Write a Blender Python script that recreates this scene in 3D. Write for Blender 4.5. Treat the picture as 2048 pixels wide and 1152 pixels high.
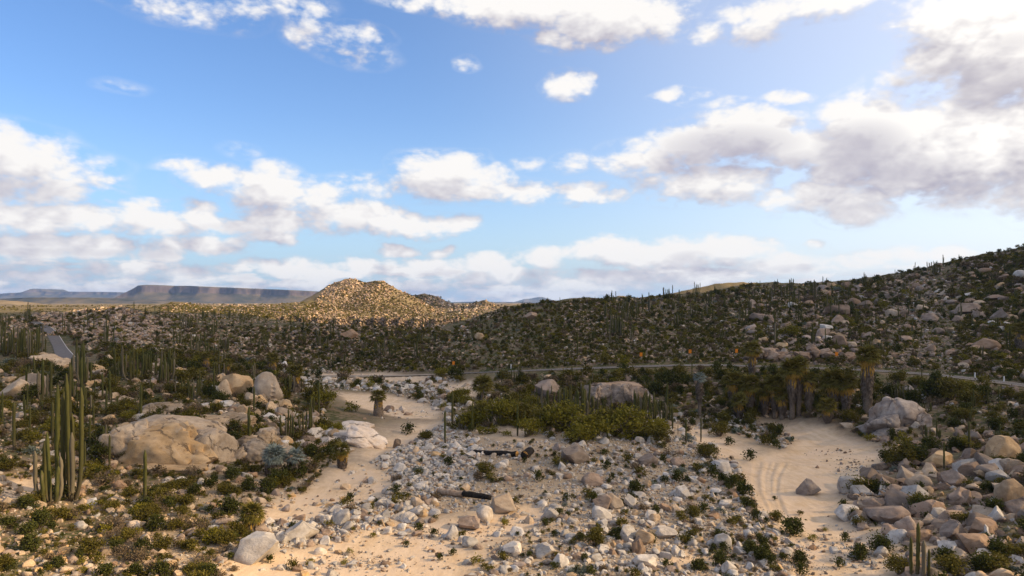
import bpy, bmesh, math, random
import numpy as np
from mathutils import Vector, Matrix, Euler, noise as mnoise

random.seed(7)
rng = np.random.default_rng(7)
R = math.radians
sc = bpy.context.scene
for o in list(bpy.data.objects):
    bpy.data.objects.remove(o)
COL = sc.collection

# ------------------------------------------------------------------ camera
F = 1384.0                      # focal length in photograph pixels (2048 wide)
CZ, V0 = 20.0, 605.0            # camera height, horizon row
cam_d = bpy.data.cameras.new('camera')
cam = bpy.data.objects.new('camera', cam_d)
COL.objects.link(cam)
cam.location = (0, 0, CZ)
cam.rotation_euler = (R(90), 0, 0)
cam_d.sensor_width = 36
cam_d.lens = F / 2048 * 36
cam_d.shift_y = (V0 - 576) / 2048
cam_d.clip_start = 0.5
cam_d.clip_end = 40000
sc.camera = cam

# ------------------------------------------------------------------ light
SUN_AZ, SUN_EL = R(98), R(26)
SUN = Vector((math.sin(SUN_AZ) * math.cos(SUN_EL), math.cos(SUN_AZ) * math.cos(SUN_EL), math.sin(SUN_EL)))
sun_d = bpy.data.lights.new('sun', 'SUN')
sun_d.energy = 5.0
sun_d.angle = R(0.53)
sun_d.color = (1.0, 0.75, 0.44)
sun = bpy.data.objects.new('sun', sun_d)
COL.objects.link(sun)
sun.rotation_euler = SUN.to_track_quat('Z', 'Y').to_euler()

sc.view_settings.view_transform = 'Standard'
sc.view_settings.look = 'None'
sc.view_settings.gamma = 1
EXPO = 1.0
sc.view_settings.exposure = EXPO
sc.view_settings.use_curve_mapping = False
sc.render.engine = 'CYCLES'
cy = sc.cycles
cy.use_denoising = True
cy.max_bounces = 4
cy.diffuse_bounces = 2
cy.glossy_bounces = 1
cy.transmission_bounces = 1
cy.volume_bounces = 0
cy.transparent_max_bounces = 8
cy.use_adaptive_sampling = False


# ------------------------------------------------------------------ node helper
class NT:
    """Small arithmetic on shader sockets."""
    def __init__(s, tree):
        s.t = tree

    def new(s, kind, **kw):
        n = s.t.nodes.new(kind)
        for k, v in kw.items():
            setattr(n, k, v)
        return n

    def put(s, sock, v):
        if isinstance(v, (int, float, tuple, list)):
            sock.default_value = v
        elif v is not None:
            s.t.links.new(v, sock)

    def m(s, op, a, b=None, c=None, clamp=False):
        n = s.new('ShaderNodeMath', operation=op, use_clamp=clamp)
        for i, x in enumerate((a, b, c)):
            if x is not None:
                s.put(n.inputs[i], x)
        return n.outputs[0]

    def v(s, op, a, b=None, c=None):
        n = s.new('ShaderNodeVectorMath', operation=op)
        for i, x in enumerate((a, b, c)):
            if x is not None:
                s.put(n.inputs[i], x)
        return n.outputs['Value'] if op in ('DOT_PRODUCT', 'LENGTH', 'DISTANCE') else n.outputs[0]

    def xyz(s, x, y, z):
        n = s.new('ShaderNodeCombineXYZ')
        for i, q in enumerate((x, y, z)):
            s.put(n.inputs[i], q)
        return n.outputs[0]

    def sep(s, v):
        n = s.new('ShaderNodeSeparateXYZ')
        s.put(n.inputs[0], v)
        return n.outputs

    def noise(s, vec, scale, detail=4, rough=0.55, dims='3D', dist=0.0):
        n = s.new('ShaderNodeTexNoise', noise_dimensions=dims)
        s.put(n.inputs['Vector'], vec)
        s.put(n.inputs['Scale'], scale)
        n.inputs['Detail'].default_value = detail
        n.inputs['Roughness'].default_value = rough
        n.inputs['Distortion'].default_value = dist
        return n.outputs['Fac']

    def ramp(s, x, lo, hi, a=0.0, b=1.0, smooth=True):
        n = s.new('ShaderNodeMapRange')
        if smooth:
            n.interpolation_type = 'SMOOTHSTEP'
        s.put(n.inputs['Value'], x)
        for k, q in (('From Min', lo), ('From Max', hi), ('To Min', a), ('To Max', b)):
            s.put(n.inputs[k], q)
        return n.outputs['Result']

    def mix(s, f, a, b, mode='MIX'):
        n = s.new('ShaderNodeMix', data_type='RGBA', blend_type=mode)
        s.put(n.inputs[0], f)
        for i, q in ((6, a), (7, b)):
            if isinstance(q, tuple) and len(q) == 3:
                q = q + (1,)
            s.put(n.inputs[i], q)
        return n.outputs[2]


# ------------------------------------------------------------------ sky: Nishita air with cumulus
def px_dir(u, v):
    az = math.atan2(u - 1024, F)
    return az, math.atan2(V0 - v, math.hypot(u - 1024, F))


# cumulus lobes in azimuth / elevation, given where they stand in the sky over the valley: u, v, half width, half height, weight
LOBES = [
    (40, 340, 150, 66, 1.0), (150, 350, 90, 40, .55), (-60, 330, 150, 80, 1), (205, 330, 50, 22, .3),
    (60, 430, 110, 36, 1), (140, 438, 80, 28, .9), (-60, 440, 90, 45, 1),
    (270, 432, 70, 28, 1), (335, 442, 60, 26, .9), (398, 435, 42, 28, 1.0), (470, 452, 80, 20, .8), (545, 440, 55, 30, 1.0),
    (545, 378, 62, 46, 1.1), (440, 362, 70, 24, .8), (370, 336, 55, 14, .55), (610, 395, 70, 30, .9), (640, 430, 70, 34, .8),
    (740, 438, 75, 32, .95), (830, 448, 70, 22, .9), (910, 450, 45, 18, .9), (530, 476, 52, 15, 1.0),
    (60, 492, 120, 24, .9), (200, 496, 100, 24, .95), (330, 494, 70, 22, 1), (420, 494, 60, 22, .9),
    (880, 348, 85, 42, 1.1), (960, 372, 70, 32, 1.0), (1040, 385, 50, 20, .8), (760, 372, 90, 20, .5), (810, 352, 50, 18, .5),
    (1150, 386, 55, 18, .9), (1220, 395, 40, 12, .7), (1140, 325, 36, 20, .5), (1055, 330, 26, 10, .45),
    (240, 540, 70, 18, .9), (100, 556, 110, 16, .8), (390, 548, 90, 14, .7), (560, 536, 60, 20, .9), (640, 532, 60, 16, .8),
    (720, 536, 55, 18, .9), (810, 500, 36, 13, .9), (880, 505, 22, 12, .8), (850, 540, 90, 20, .8), (960, 532, 60, 22, 1.0), (1010, 560, 120, 20, .8),
    (500, 570, 200, 10, .6), (800, 572, 150, 12, .7), (1150, 570, 150, 16, .8),
    (1090, 515, 55, 22, 1.0), (1230, 500, 80, 24, 1.1), (1340, 510, 90, 28, 1.1), (1455, 498, 80, 24, 1.1), (1560, 525, 90, 22, .9),
    (1300, 555, 180, 16, .9), (1680, 530, 90, 14, .75), (1790, 514, 70, 15, .8), (1900, 508, 80, 12, .7), (1630, 495, 22, 8, .6),
    (1300, 318, 90, 36, .9), (1400, 285, 90, 44, 1.1), (1500, 270, 100, 50, 1.3), (1600, 290, 80, 44, 1.2), (1410, 370, 120, 34, .9),
    (1720, 255, 80, 62, 1.2), (1690, 320, 70, 60, 1.2), (1800, 300, 110, 85, 1.3), (1930, 300, 140, 90, 1.4), (2080, 290, 130, 110, 1.4),
    (1650, 395, 120, 30, .95), (1720, 410, 70, 34, .95), (1560, 395, 60, 18, .7),
    (1950, 40, 130, 70, 1.2), (1900, 110, 90, 40, 1.0), (2020, 120, 120, 80, 1.3), (1950, 205, 110, 40, .8), (1830, 150, 90, 22, .6), (2150, 150, 130, 130, 1.4),
    (1850, 30, 70, 40, .55),
    (1080, 10, 140, 40, 1.1), (1200, 30, 120, 55, 1.15), (1320, 30, 60, 45, .8), (1130, 75, 50, 28, .8), (960, 5, 120, 26, .9), (850, 0, 90, 18, .6),
    (1560, 20, 100, 30, .9), (1515, 60, 45, 28, .8), (1660, 0, 120, 28, .9), (1412, 65, 34, 18, .6),
    (700, 76, 70, 22, .55), (620, 60, 50, 30, .55), (600, 15, 60, 26, .45), (715, 110, 60, 20, .3), (355, 12, 130, 30, .45), (480, 15, 40, 26, .45),
    (1130, 172, 42, 26, .9), (1165, 158, 22, 18, .7), (1340, 190, 34, 9, .7), (1400, 196, 36, 10, .55), (1460, 208, 40, 9, .5), (1575, 195, 42, 11, .75),
    (940, 130, 24, 14, .4), (250, 175, 40, 12, .16), (475, 300, 30, 14, .18),
]
# shaded hearts of the thick clouds
HEARTS = [(1450, 300, 130, 42, .95), (1560, 325, 120, 22, .7), (1400, 330, 90, 22, .6), (1720, 305, 90, 55, 1.0), (1800, 340, 120, 26, .8),
          (1900, 155, 150, 30, .95), (2010, 175, 110, 34, .9), (1690, 420, 50, 17, .7), (1960, 375, 90, 10, .5), (2020, 90, 60, 24, .5),
          (1180, 540, 90, 14, .8), (1380, 522, 45, 18, .7), (1580, 550, 60, 18, .7), (470, 462, 80, 14, .5), (850, 375, 60, 14, .4),
          (60, 380, 120, 22, .4), (250, 510, 200, 10, .5), (640, 450, 90, 16, .3), (900, 550, 60, 10, .5), (500, 552, 50, 8, .5)]

world = bpy.data.worlds.new('World')
sc.world = world
world.use_nodes = True
wt = world.node_tree
wt.nodes.clear()
SKY_STRENGTH = 0.1


def lobe_nodes(n, vec, lobes, acc=None, grow=1.0):
    for (u, v, hw, hh, w) in lobes:
        hw, hh = hw * grow, hh * grow
        az, el = px_dir(u, v)
        az2, _ = px_dir(u + hw, v)
        az1, _ = px_dir(u - hw, v)
        _, e2 = px_dir(u, v - hh)
        _, e1 = px_dir(u, v + hh)
        sx, sy = 2 / (az2 - az1), 2 / (e2 - e1)
        q = n.v('MULTIPLY_ADD', vec, (sx, sy, 0), (-az * sx, -el * sy, 0))
        d = n.v('DOT_PRODUCT', q, q)
        k = n.m('MULTIPLY_ADD', d, -0.62 * w, w)          # w*(1-.62 d)
        acc = k if acc is None else n.m('MAXIMUM', acc, k)
    return acc


def cloud_group():
    g = bpy.data.node_groups.new('cloud_field', 'ShaderNodeTree')
    g.interface.new_socket('vec', in_out='INPUT', socket_type='NodeSocketVector')
    g.interface.new_socket('density', in_out='OUTPUT', socket_type='NodeSocketFloat')
    g.interface.new_socket('soft', in_out='OUTPUT', socket_type='NodeSocketFloat')
    n = NT(g)
    gi, go = n.new('NodeGroupInput'), n.new('NodeGroupOutput')
    vec = gi.outputs[0]
    sx = n.sep(vec)
    az, el = sx[0], sx[1]
    # finer, flatter billows towards the horizon, as cloud rows recede
    k = n.m('DIVIDE', 1.0, n.m('ADD', el, 0.13))
    kk = n.m('MULTIPLY', k, 0.30)
    st = n.xyz(n.m('MULTIPLY', az, 1.0), n.m('MULTIPLY', el, 1.7), 0)
    w1 = n.noise(st, 9, 3, .5, '2D')
    w2 = n.noise(n.v('ADD', st, (7.3, 3.1, 0)), 9, 3, .5, '2D')
    warp = n.xyz(n.m('MULTIPLY_ADD', w1, .05, -.025), n.m('MULTIPLY_ADD', w2, .03, -.015), 0)
    wv = n.v('ADD', vec, warp)
    base = lobe_nodes(n, wv, LOBES, None, 1.13)
    # the rest of the sky: the same broken cumulus carries on round the horizon
    gen = n.noise(n.xyz(n.m('MULTIPLY', az, 1.0), n.m('MULTIPLY', el, 2.6), 5.0), 2.6, 3, .5)
    aa = n.m('ABSOLUTE', az)
    side = n.ramp(aa, .62, .80)
    high = n.ramp(el, .43, .55)
    msk = n.m('MAXIMUM', side, high)
    gen2 = n.m('MULTIPLY_ADD', n.m('MULTIPLY_ADD', gen, 5.0, -.3), msk, -2.0)
    base = n.m('MAXIMUM', base, gen2)
    # puffs
    vo = n.new('ShaderNodeTexVoronoi', voronoi_dimensions='2D', feature='SMOOTH_F1')
    n.put(vo.inputs['Vector'], n.v('ADD', st, n.xyz(n.m('MULTIPLY', w2, .05), n.m('MULTIPLY', w1, .05), 0)))
    n.put(vo.inputs['Scale'], 22.0)
    vo.inputs['Detail'].default_value = 2
    vo.inputs['Roughness'].default_value = .6
    vo.inputs['Smoothness'].default_value = .35
    puff = n.m('MULTIPLY_ADD', vo.outputs['Distance'], -.55, .26)
    fb = n.m('MULTIPLY_ADD', n.noise(st, 26, 6, .62, '2D'), 1.0, -.5)
    fb2 = n.m('MULTIPLY_ADD', n.noise(st, 110, 4, .6, '2D'), .34, -.17)
    # the bank of low cloud that lies along the whole horizon
    bk = n.noise(n.xyz(n.m('MULTIPLY', az, 1.0), n.m('MULTIPLY', el, 4.2), 2.0), 8.5, 5, .58)
    bank = n.m('MULTIPLY_ADD', n.m('MULTIPLY_ADD', bk, 4.6, .15), n.ramp(el, .080, .045), -2.0)
    base = n.m('MAXIMUM', base, bank)
    base = n.m('ADD', base, .17)
    gate = n.ramp(base, .06, .42)
    soft = n.m('ADD', base, n.m('MULTIPLY', gate, n.m('ADD', puff, n.m('MULTIPLY', fb, .35))))
    dens = n.m('ADD', soft, n.m('MULTIPLY', gate, n.m('ADD', n.m('MULTIPLY', fb, .45), fb2)))
    n.put(go.inputs[0], dens)
    n.put(go.inputs[1], soft)
    return g


def build_world():
    n = NT(wt)
    tc = n.new('ShaderNodeTexCoord')
    d = n.sep(tc.outputs['Generated'])
    az = n.m('ARCTAN2', d[0], d[1])
    el = n.m('ARCSINE', d[2])
    vec = n.xyz(az, el, 0)
    cg = cloud_group()

    def field(vv):
        q = n.new('ShaderNodeGroup')
        q.node_tree = cg
        n.put(q.inputs[0], vv)
        return q.outputs
    f0 = field(vec)
    D0, S0 = f0[0], f0[1]
    S1 = field(n.v('ADD', vec, (.014, .030, 0)))[1]
    alpha = n.ramp(D0, .0, .80)
    sky = n.new('ShaderNodeTexSky', sky_type='NISHITA')
    sky.sun_disc = False
    sky.sun_elevation = SUN_EL
    sky.sun_rotation = SUN_AZ
    sky.altitude = 300
    sky.air_density = 1.0
    sky.dust_density = 1.2
    sky.ozone_density = 1.2
    hs = n.new('ShaderNodeHueSaturation')
    hs.inputs['Saturation'].default_value = 1.16
    hs.inputs['Value'].default_value = 1.0
    n.put(hs.inputs['Color'], sky.outputs[0])
    air = n.mix(1.0, hs.outputs[0], (1.0, 1.0, 1.12), 'MULTIPLY')
    low = n.ramp(el, -.02, .26, 1.0, 0.0, False)
    air = n.mix(n.m('MULTIPLY', n.m('POWER', low, 1.6), .92), air, (5.0 * 2 ** -EXPO, 6.9 * 2 ** -EXPO, 9.0 * 2 ** -EXPO))
    # angle to the sun: thin bright veil around it
    cosang = n.v('DOT_PRODUCT', tc.outputs['Generated'], tuple(SUN))
    glow = n.ramp(cosang, .25, .95)
    S1 = n.m('MAXIMUM', S1, -.6)
    lit = n.m('ADD', n.m('MULTIPLY', n.m('SUBTRACT', S0, S1), .80), n.m('MULTIPLY', n.m('SUBTRACT', D0, S0), .55))
    lit = n.m('ADD', lit, n.m('MULTIPLY_ADD', glow, .22, .60), clamp=True)
    heart = n.m('MAXIMUM', lobe_nodes(n, vec, HEARTS), 0.0)
    heart = n.m('MULTIPLY', heart, n.ramp(D0, .35, 1.0))
    lit = n.m('MULTIPLY', lit, n.m('MULTIPLY_ADD', heart, -.68, 1.0), clamp=True)
    shade = n.mix(glow, (.50, .475, .56), (.42, .375, .40))
    white = n.mix(glow, (1.02, .99, .96), (1.36, 1.28, 1.18))
    ccol = n.mix(lit, shade, white)
    ccol = n.mix(1.0, ccol, (2 ** -EXPO / SKY_STRENGTH,) * 3, 'MULTIPLY')
    ccol_n = ccol
    away = n.ramp(cosang, -.75, .25, .80, 1.06, False)
    air = n.mix(1.0, air, n.xyz(n.m('POWER', away, 1.7), away, n.m('POWER', away, .45)), 'MULTIPLY')
    veil = n.m('MULTIPLY', n.ramp(cosang, -.15, .90), .75)
    air = n.mix(veil, air, (11 * 2 ** -EXPO, 10.8 * 2 ** -EXPO, 11 * 2 ** -EXPO))
    out = n.mix(alpha, air, ccol_n)
    bg = n.new('ShaderNodeBackground')
    bg.inputs['Strength'].default_value = SKY_STRENGTH
    n.put(bg.inputs['Color'], out)
    o = n.new('ShaderNodeOutputWorld')
    n.t.links.new(bg.outputs[0], o.inputs[0])


build_world()
world.cycles.sampling_method = 'MANUAL'
world.cycles.sample_map_resolution = 512


# ------------------------------------------------------------------ numpy noise
def _hash(ix, iy, seed):
    h = (ix.astype(np.int64) * 374761393 + iy.astype(np.int64) * 668265263 + seed * 1442695041) & 0xffffffff
    h = ((h ^ (h >> 13)) * 1274126177) & 0xffffffff
    h = h ^ (h >> 16)
    return (h & 0xffff) / 65535.0


def vnoise(x, y, seed=0):
    ix, iy = np.floor(x), np.floor(y)
    fx, fy = x - ix, y - iy
    fx, fy = fx * fx * (3 - 2 * fx), fy * fy * (3 - 2 * fy)
    a, b = _hash(ix, iy, seed), _hash(ix + 1, iy, seed)
    c, d = _hash(ix, iy + 1, seed), _hash(ix + 1, iy + 1, seed)
    return (a + (b - a) * fx) * (1 - fy) + (c + (d - c) * fx) * fy


def fbm(x, y, wl, octs=4, seed=0, gain=.5):
    s, a, t = 0, 1.0, 0
    for k in range(octs):
        s = s + a * (vnoise(x / wl + 17.3 * k, y / wl + 9.1 * k, seed + k) - .5)
        t += a
        a *= gain
        wl *= .5
    return s / t * 2


# ------------------------------------------------------------------ terrain
PV = [  # u, v, depth Y of ground seen there
    (1600, 1130, 52.7), (1600, 950, 80), (1650, 880, 100), (1540, 845, 115), (1300, 1130, 52), (1500, 1040, 63),
    (700, 980, 74), (640, 1080, 58), (790, 880, 100), (800, 810, 135), (900, 770, 165), (720, 745, 195),
    (1000, 1000, 69), (1000, 900, 89), (1050, 840, 106), (1100, 805, 122), (1250, 1000, 69), (1250, 900, 89), (1300, 850, 104), (900, 1100, 55), (1100, 1100, 55),
    (900, 850, 108), (1400, 870, 102), (1440, 930, 85),
    (1200, 822, 126), (1100, 812, 128), (1300, 826, 122), (1400, 830, 118), (1480, 838, 114), (1640, 850, 106), (1720, 868, 100),
    (1200, 745, 148), (1200, 738, 151), (1100, 742, 152), (1300, 735, 149), (1024, 745, 155), (900, 750, 165), (770, 755, 180),
    (1400, 730, 148), (1560, 735, 145), (1800, 744, 135), (1950, 758, 122), (2048, 770, 113),
    (1230, 768, 140), (1330, 765, 138), (1420, 762, 136), (1530, 762, 132), (1620, 765, 128), (1730, 775, 124),
    (1800, 830, 106), (1790, 860, 98), (1900, 790, 112), (2000, 850, 92), (1740, 990, 70), (2000, 1000, 62), (2048, 900, 76), (2048, 1100, 50), (1850, 1130, 50), (1850, 930, 78), (1900, 880, 88),
    (1700, 700, 165), (1700, 650, 230), (1700, 600, 330), (1700, 562, 420), (2048, 700, 150), (2048, 600, 240), (2048, 495, 380), (1900, 525, 420),
    (1500, 571, 500), (1400, 588, 470), (1300, 594, 420), (1200, 599, 350), (1100, 605, 330), (1040, 612, 330), (1000, 622, 320), (960, 640, 310), (900, 656, 300), (850, 660, 300),
    (1100, 680, 195), (1300, 680, 195), (1500, 680, 185), (1100, 720, 168), (1300, 715, 162), (1500, 712, 158), (900, 715, 190), (770, 735, 205), (650, 735, 215),
    (1300, 640, 260), (1500, 630, 260), (1100, 645, 240), (900, 690, 230),
    (700, 657, 300), (600, 645, 330), (500, 650, 330), (400, 640, 340), (300, 628, 350), (240, 618, 350), (180, 628, 350), (120, 630, 380), (0, 632, 350), (60, 640, 320),
    (600, 700, 250), (500, 690, 250), (400, 680, 250), (300, 680, 235), (200, 675, 250), (700, 700, 240),
    (300, 800, 115), (100, 800, 105), (300, 720, 172), (100, 740, 140), (0, 760, 120), (500, 782, 125), (560, 770, 128), (600, 745, 190), (640, 780, 150),
    (350, 955, 74), (350, 870, 87), (350, 835, 93), (500, 880, 90), (680, 870, 98), (640, 905, 90), (100, 900, 78), (0, 950, 68), (150, 1000, 66), (300, 1080, 54), (0, 1100, 50), (500, 1090, 55),
    (460, 950, 76), (560, 960, 78), (600, 850, 104), (200, 860, 88), (560, 720, 215),
    (110, 680, 262), (127, 702, 232), (96, 657, 300), (70, 700, 215), (30, 700, 180),
]
PZ = [  # u, Y, z
    (-500, 60, 4), (-500, 120, 7), (-500, 250, 9), (-500, 400, 12), (-1200, 60, 5), (-1500, 200, 9), (-800, 500, 13), (-400, 30, 3),
    (2500, 60, 4), (2500, 110, 8), (2500, 200, 22), (2500, 380, 60), (3200, 60, 5), (3500, 200, 30), (2600, 700, 50), (2400, 30, 3),
    (300, 35, 1.6), (1000, 35, .2), (1700, 35, .5), (1000, 22, .2), (300, 22, 1.5), (1700, 22, 1), (650, 45, .4),
    (1700, 600, 27), (2048, 650, 40), (1900, 800, 26), (1450, 620, 22), (1300, 560, 18), (1100, 480, 13), (900, 430, 3), (700, 430, 2), (560, 450, 7), (800, 560, -2), (700, 560, -2), (900, 600, 0), (620, 600, 1), (480, 450, 12), (300, 450, 12.5), (100, 480, 13), (0, 500, 13),
    (0, 800, 13.5), (450, 800, 12.5), (700, 1000, 10), (1000, 800, 10), (1500, 900, 16), (2048, 1000, 18), (0, 1500, 13), (700, 1500, 13), (1400, 1500, 13), (2048, 1800, 13), (-600, 1500, 13), (2600, 1500, 20),
]
ctrl = []
for u, v, Y in PV:
    x = (u - 1024) / F * Y
    ctrl.append((x, Y, CZ - (v - V0) / F * Y))
for u, Y, z in PZ:
    ctrl.append(((u - 1024) / F * Y, Y, z))
ctrl = np.array(ctrl)
AQ, BQ = 1.0, 0.55


def qco(x, y):
    return np.arctan2(x, y) * AQ, np.log(np.hypot(x, y) + 1e-6) * BQ


ca, cb = qco(ctrl[:, 0], ctrl[:, 1])
CC = .03


def kern(d2):
    return np.sqrt(d2 + CC * CC)


Amat = kern((ca[:, None] - ca) ** 2 + (cb[:, None] - cb) ** 2)
ncp = len(ctrl)
Afull = np.zeros((ncp + 1, ncp + 1))
Afull[:ncp, :ncp] = Amat - np.eye(ncp) * 0.004
Afull[:ncp, ncp] = Afull[ncp, :ncp] = 1
sol = np.linalg.solve(Afull, np.append(ctrl[:, 2], 0))
wgt, bias = sol[:ncp], sol[ncp]


def base_h(x, y):
    a, b = qco(x, y)
    out = np.empty(a.shape)
    af, bf, of = a.ravel(), b.ravel(), out.ravel()
    for i in range(0, af.size, 40000):
        d2 = (af[i:i + 40000, None] - ca) ** 2 + (bf[i:i + 40000, None] - cb) ** 2
        of[i:i + 40000] = kern(d2) @ wgt + bias
    h = of.reshape(a.shape)
    r = np.hypot(x, y)
    far = np.clip((r - 1300) / 800, 0, 1)
    h = h * (1 - far) + 13 * far
    return h


LOWHILLS = {850: -3, 1000: 2, 780: 0}
HILLS = [  # ridge line (u, v) at depth Y, front and back widths
    ([(560, 640), (600, 612), (640, 582), (662, 569), (690, 557), (712, 558), (730, 566), (748, 564), (765, 563), (790, 577), (825, 594), (860, 612), (900, 640), (930, 660)], 850, 250, 150),
    ([(120, 668), (165, 640), (205, 622), (240, 614), (275, 617), (310, 632), (350, 646), (420, 668)], 340, 60, 50),
    ([(440, 694), (500, 674), (560, 662), (620, 654), (690, 664), (740, 671), (790, 666), (850, 664), (900, 672), (950, 692)], 275, 45, 60),
    ([(300, 700), (360, 680), (430, 672), (500, 690), (540, 705)], 235, 30, 40),
    ([(900, 690), (960, 662), (1010, 648), (1080, 640), (1150, 650), (1200, 680)], 255, 40, 50),
    ([(1240, 672), (1320, 640), (1400, 634), (1480, 646), (1540, 680)], 262, 45, 50),
    ([(780, 640), (820, 592), (850, 587), (880, 596), (910, 610), (945, 626), (980, 640)], 1100, 120, 120),
    ([(905, 640), (930, 615), (950, 604), (970, 600), (990, 607), (1015, 618), (1050, 632), (1080, 640)], 1000, 90, 100),
    ([(840, 650), (880, 628), (920, 622), (960, 628), (1000, 640)], 780, 60, 80),
    ([(1200, 606), (1235, 590), (1270, 597), (1310, 592), (1380, 578), (1440, 565), (1480, 561), (1520, 565), (1560, 570), (1640, 566), (1750, 562), (1900, 560)], 720, 150, 150),
    ([(240, 640), (290, 620), (330, 609), (362, 604), (400, 609), (450, 614), (520, 612), (580, 606), (620, 602), (660, 610), (720, 640)], 620, 90, 120),
    ([(-300, 600), (-100, 596), (0, 598), (40, 602), (66, 612), (90, 622)], 1900, 300, 300),
    ([(170, 620), (200, 606), (215, 603), (235, 607), (260, 620)], 2200, 160, 200),
    ([(255, 620), (275, 610), (300, 607), (330, 614), (350, 622)], 1700, 150, 200),
    ([(60, 622), (120, 612), (180, 612), (240, 616), (300, 622)], 1500, 150, 200),
]


def hills_h(x, y, h):
    for pts, Y, wf, wb in HILLS:
        px = np.array([(u - 1024) / F * Y for u, v in pts])
        pz = np.array([CZ - (v - V0) / F * Y for u, v in pts])
        wob = fbm(x, y, 60, 3, 31) * 22
        prof = np.interp(x + wob * .12, px, pz, left=-60, right=-60)
        t = np.where(y < Y, (Y - y + wob * .3) / wf, (y - Y + wob * .3) / wb)
        t = np.clip(t, 0, 1)
        fall = (1 - t) ** 1.1 * (1 - .25 * t)
        zb_ = LOWHILLS.get(Y, 9) if Y > 400 else -6
        tgt = zb_ + (prof - zb_) * fall
        dlt = 3.0
        # smooth maximum
        k = np.clip(.5 + .5 * (tgt - h) / dlt, 0, 1)
        h = np.where(fall > 0.001, h * (1 - k) + tgt * k + dlt * k * (1 - k) * .5, h)
    return h


# polar tessellation, fine where the ground is near
azs = np.concatenate([np.linspace(-180, -60, 25)[:-1], np.linspace(-60, -42, 37)[:-1], np.linspace(-42, 42, 640), np.linspace(42, 60, 37)[1:], np.linspace(60, 180, 25)[1:]])
azs = np.radians(azs)
rs = np.concatenate([[1.5, 6, 14], np.exp(np.linspace(math.log(24), math.log(420), 520)), np.exp(np.linspace(math.log(420), math.log(1300), 190))[1:], np.exp(np.linspace(math.log(1300), math.log(17000), 60))[1:]])
AZ, RR = np.meshgrid(azs, rs)
GX, GY = RR * np.sin(AZ), RR * np.cos(AZ)
H = hills_h(GX, GY, base_h(GX, GY))


def bil(grid, x, y):
    a = np.interp(np.arctan2(x, y), azs, np.arange(len(azs)))
    b = np.interp(np.hypot(x, y), rs, np.arange(len(rs)))
    i0 = np.clip(a.astype(int), 0, len(azs) - 2)
    j0 = np.clip(b.astype(int), 0, len(rs) - 2)
    fa, fb = a - i0, b - j0
    return (grid[j0, i0] * (1 - fa) + grid[j0, i0 + 1] * fa) * (1 - fb) + (grid[j0 + 1, i0] * (1 - fa) + grid[j0 + 1, i0 + 1] * fa) * fb


def hgt(x, y):
    return bil(H, np.asarray(x, float), np.asarray(y, float))


YS = np.exp(np.linspace(math.log(30), math.log(2600), 520))


def ground_at(u, v):
    """Ground points seen at the photograph's pixels (arrays). Y = nan where there is only sky."""
    u, v = np.atleast_1d(np.asarray(u, float)), np.atleast_1d(np.asarray(v, float))
    out = np.full((len(u), 3), np.nan)
    for s in range(0, len(u), 4000):
        uu, vv = u[s:s + 4000], v[s:s + 4000]
        X = (uu[:, None] - 1024) / F * YS
        Z = CZ - (vv[:, None] - V0) / F * YS
        below = hgt(X, np.broadcast_to(YS, X.shape)) > Z
        hit = below.any(1)
        k = np.argmax(below, 1)
        k0 = np.maximum(k - 1, 0)
        ya, yb = YS[k0], YS[k]
        for _ in range(5):
            ym = (ya + yb) / 2
            xm = (uu - 1024) / F * ym
            b = hgt(xm, ym) > CZ - (vv - V0) / F * ym
            yb, ya = np.where(b, ym, yb), np.where(b, ya, ym)
        y = np.where(hit, yb, np.nan)
        x = (uu - 1024) / F * y
        z = np.where(hit, hgt(np.nan_to_num(x), np.nan_to_num(y, nan=50)), np.nan)
        out[s:s + 4000] = np.stack([x, y, z], 1)
    return out


def gp(u, v):
    return Vector(ground_at([u], [v])[0])


def poly_dist(poly, x, y):
    """Signed distance to a polygon, negative inside."""
    d = np.full(x.shape, 1e9)
    ins = np.zeros(x.shape, bool)
    n = len(poly)
    for i in range(n):
        ax, ay = poly[i]
        bx, by = poly[(i + 1) % n]
        ex, ey = bx - ax, by - ay
        t = np.clip(((x - ax) * ex + (y - ay) * ey) / (ex * ex + ey * ey + 1e-9), 0, 1)
        d = np.minimum(d, np.hypot(x - ax - t * ex, y - ay - t * ey))
        c = ((ay > y) != (by > y))
        with np.errstate(divide='ignore', invalid='ignore'):
            xi = (bx - ax) * (y - ay) / (by - ay + 1e-12) + ax
        ins ^= c & (x < xi)
    return np.where(ins, -d, d)


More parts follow.
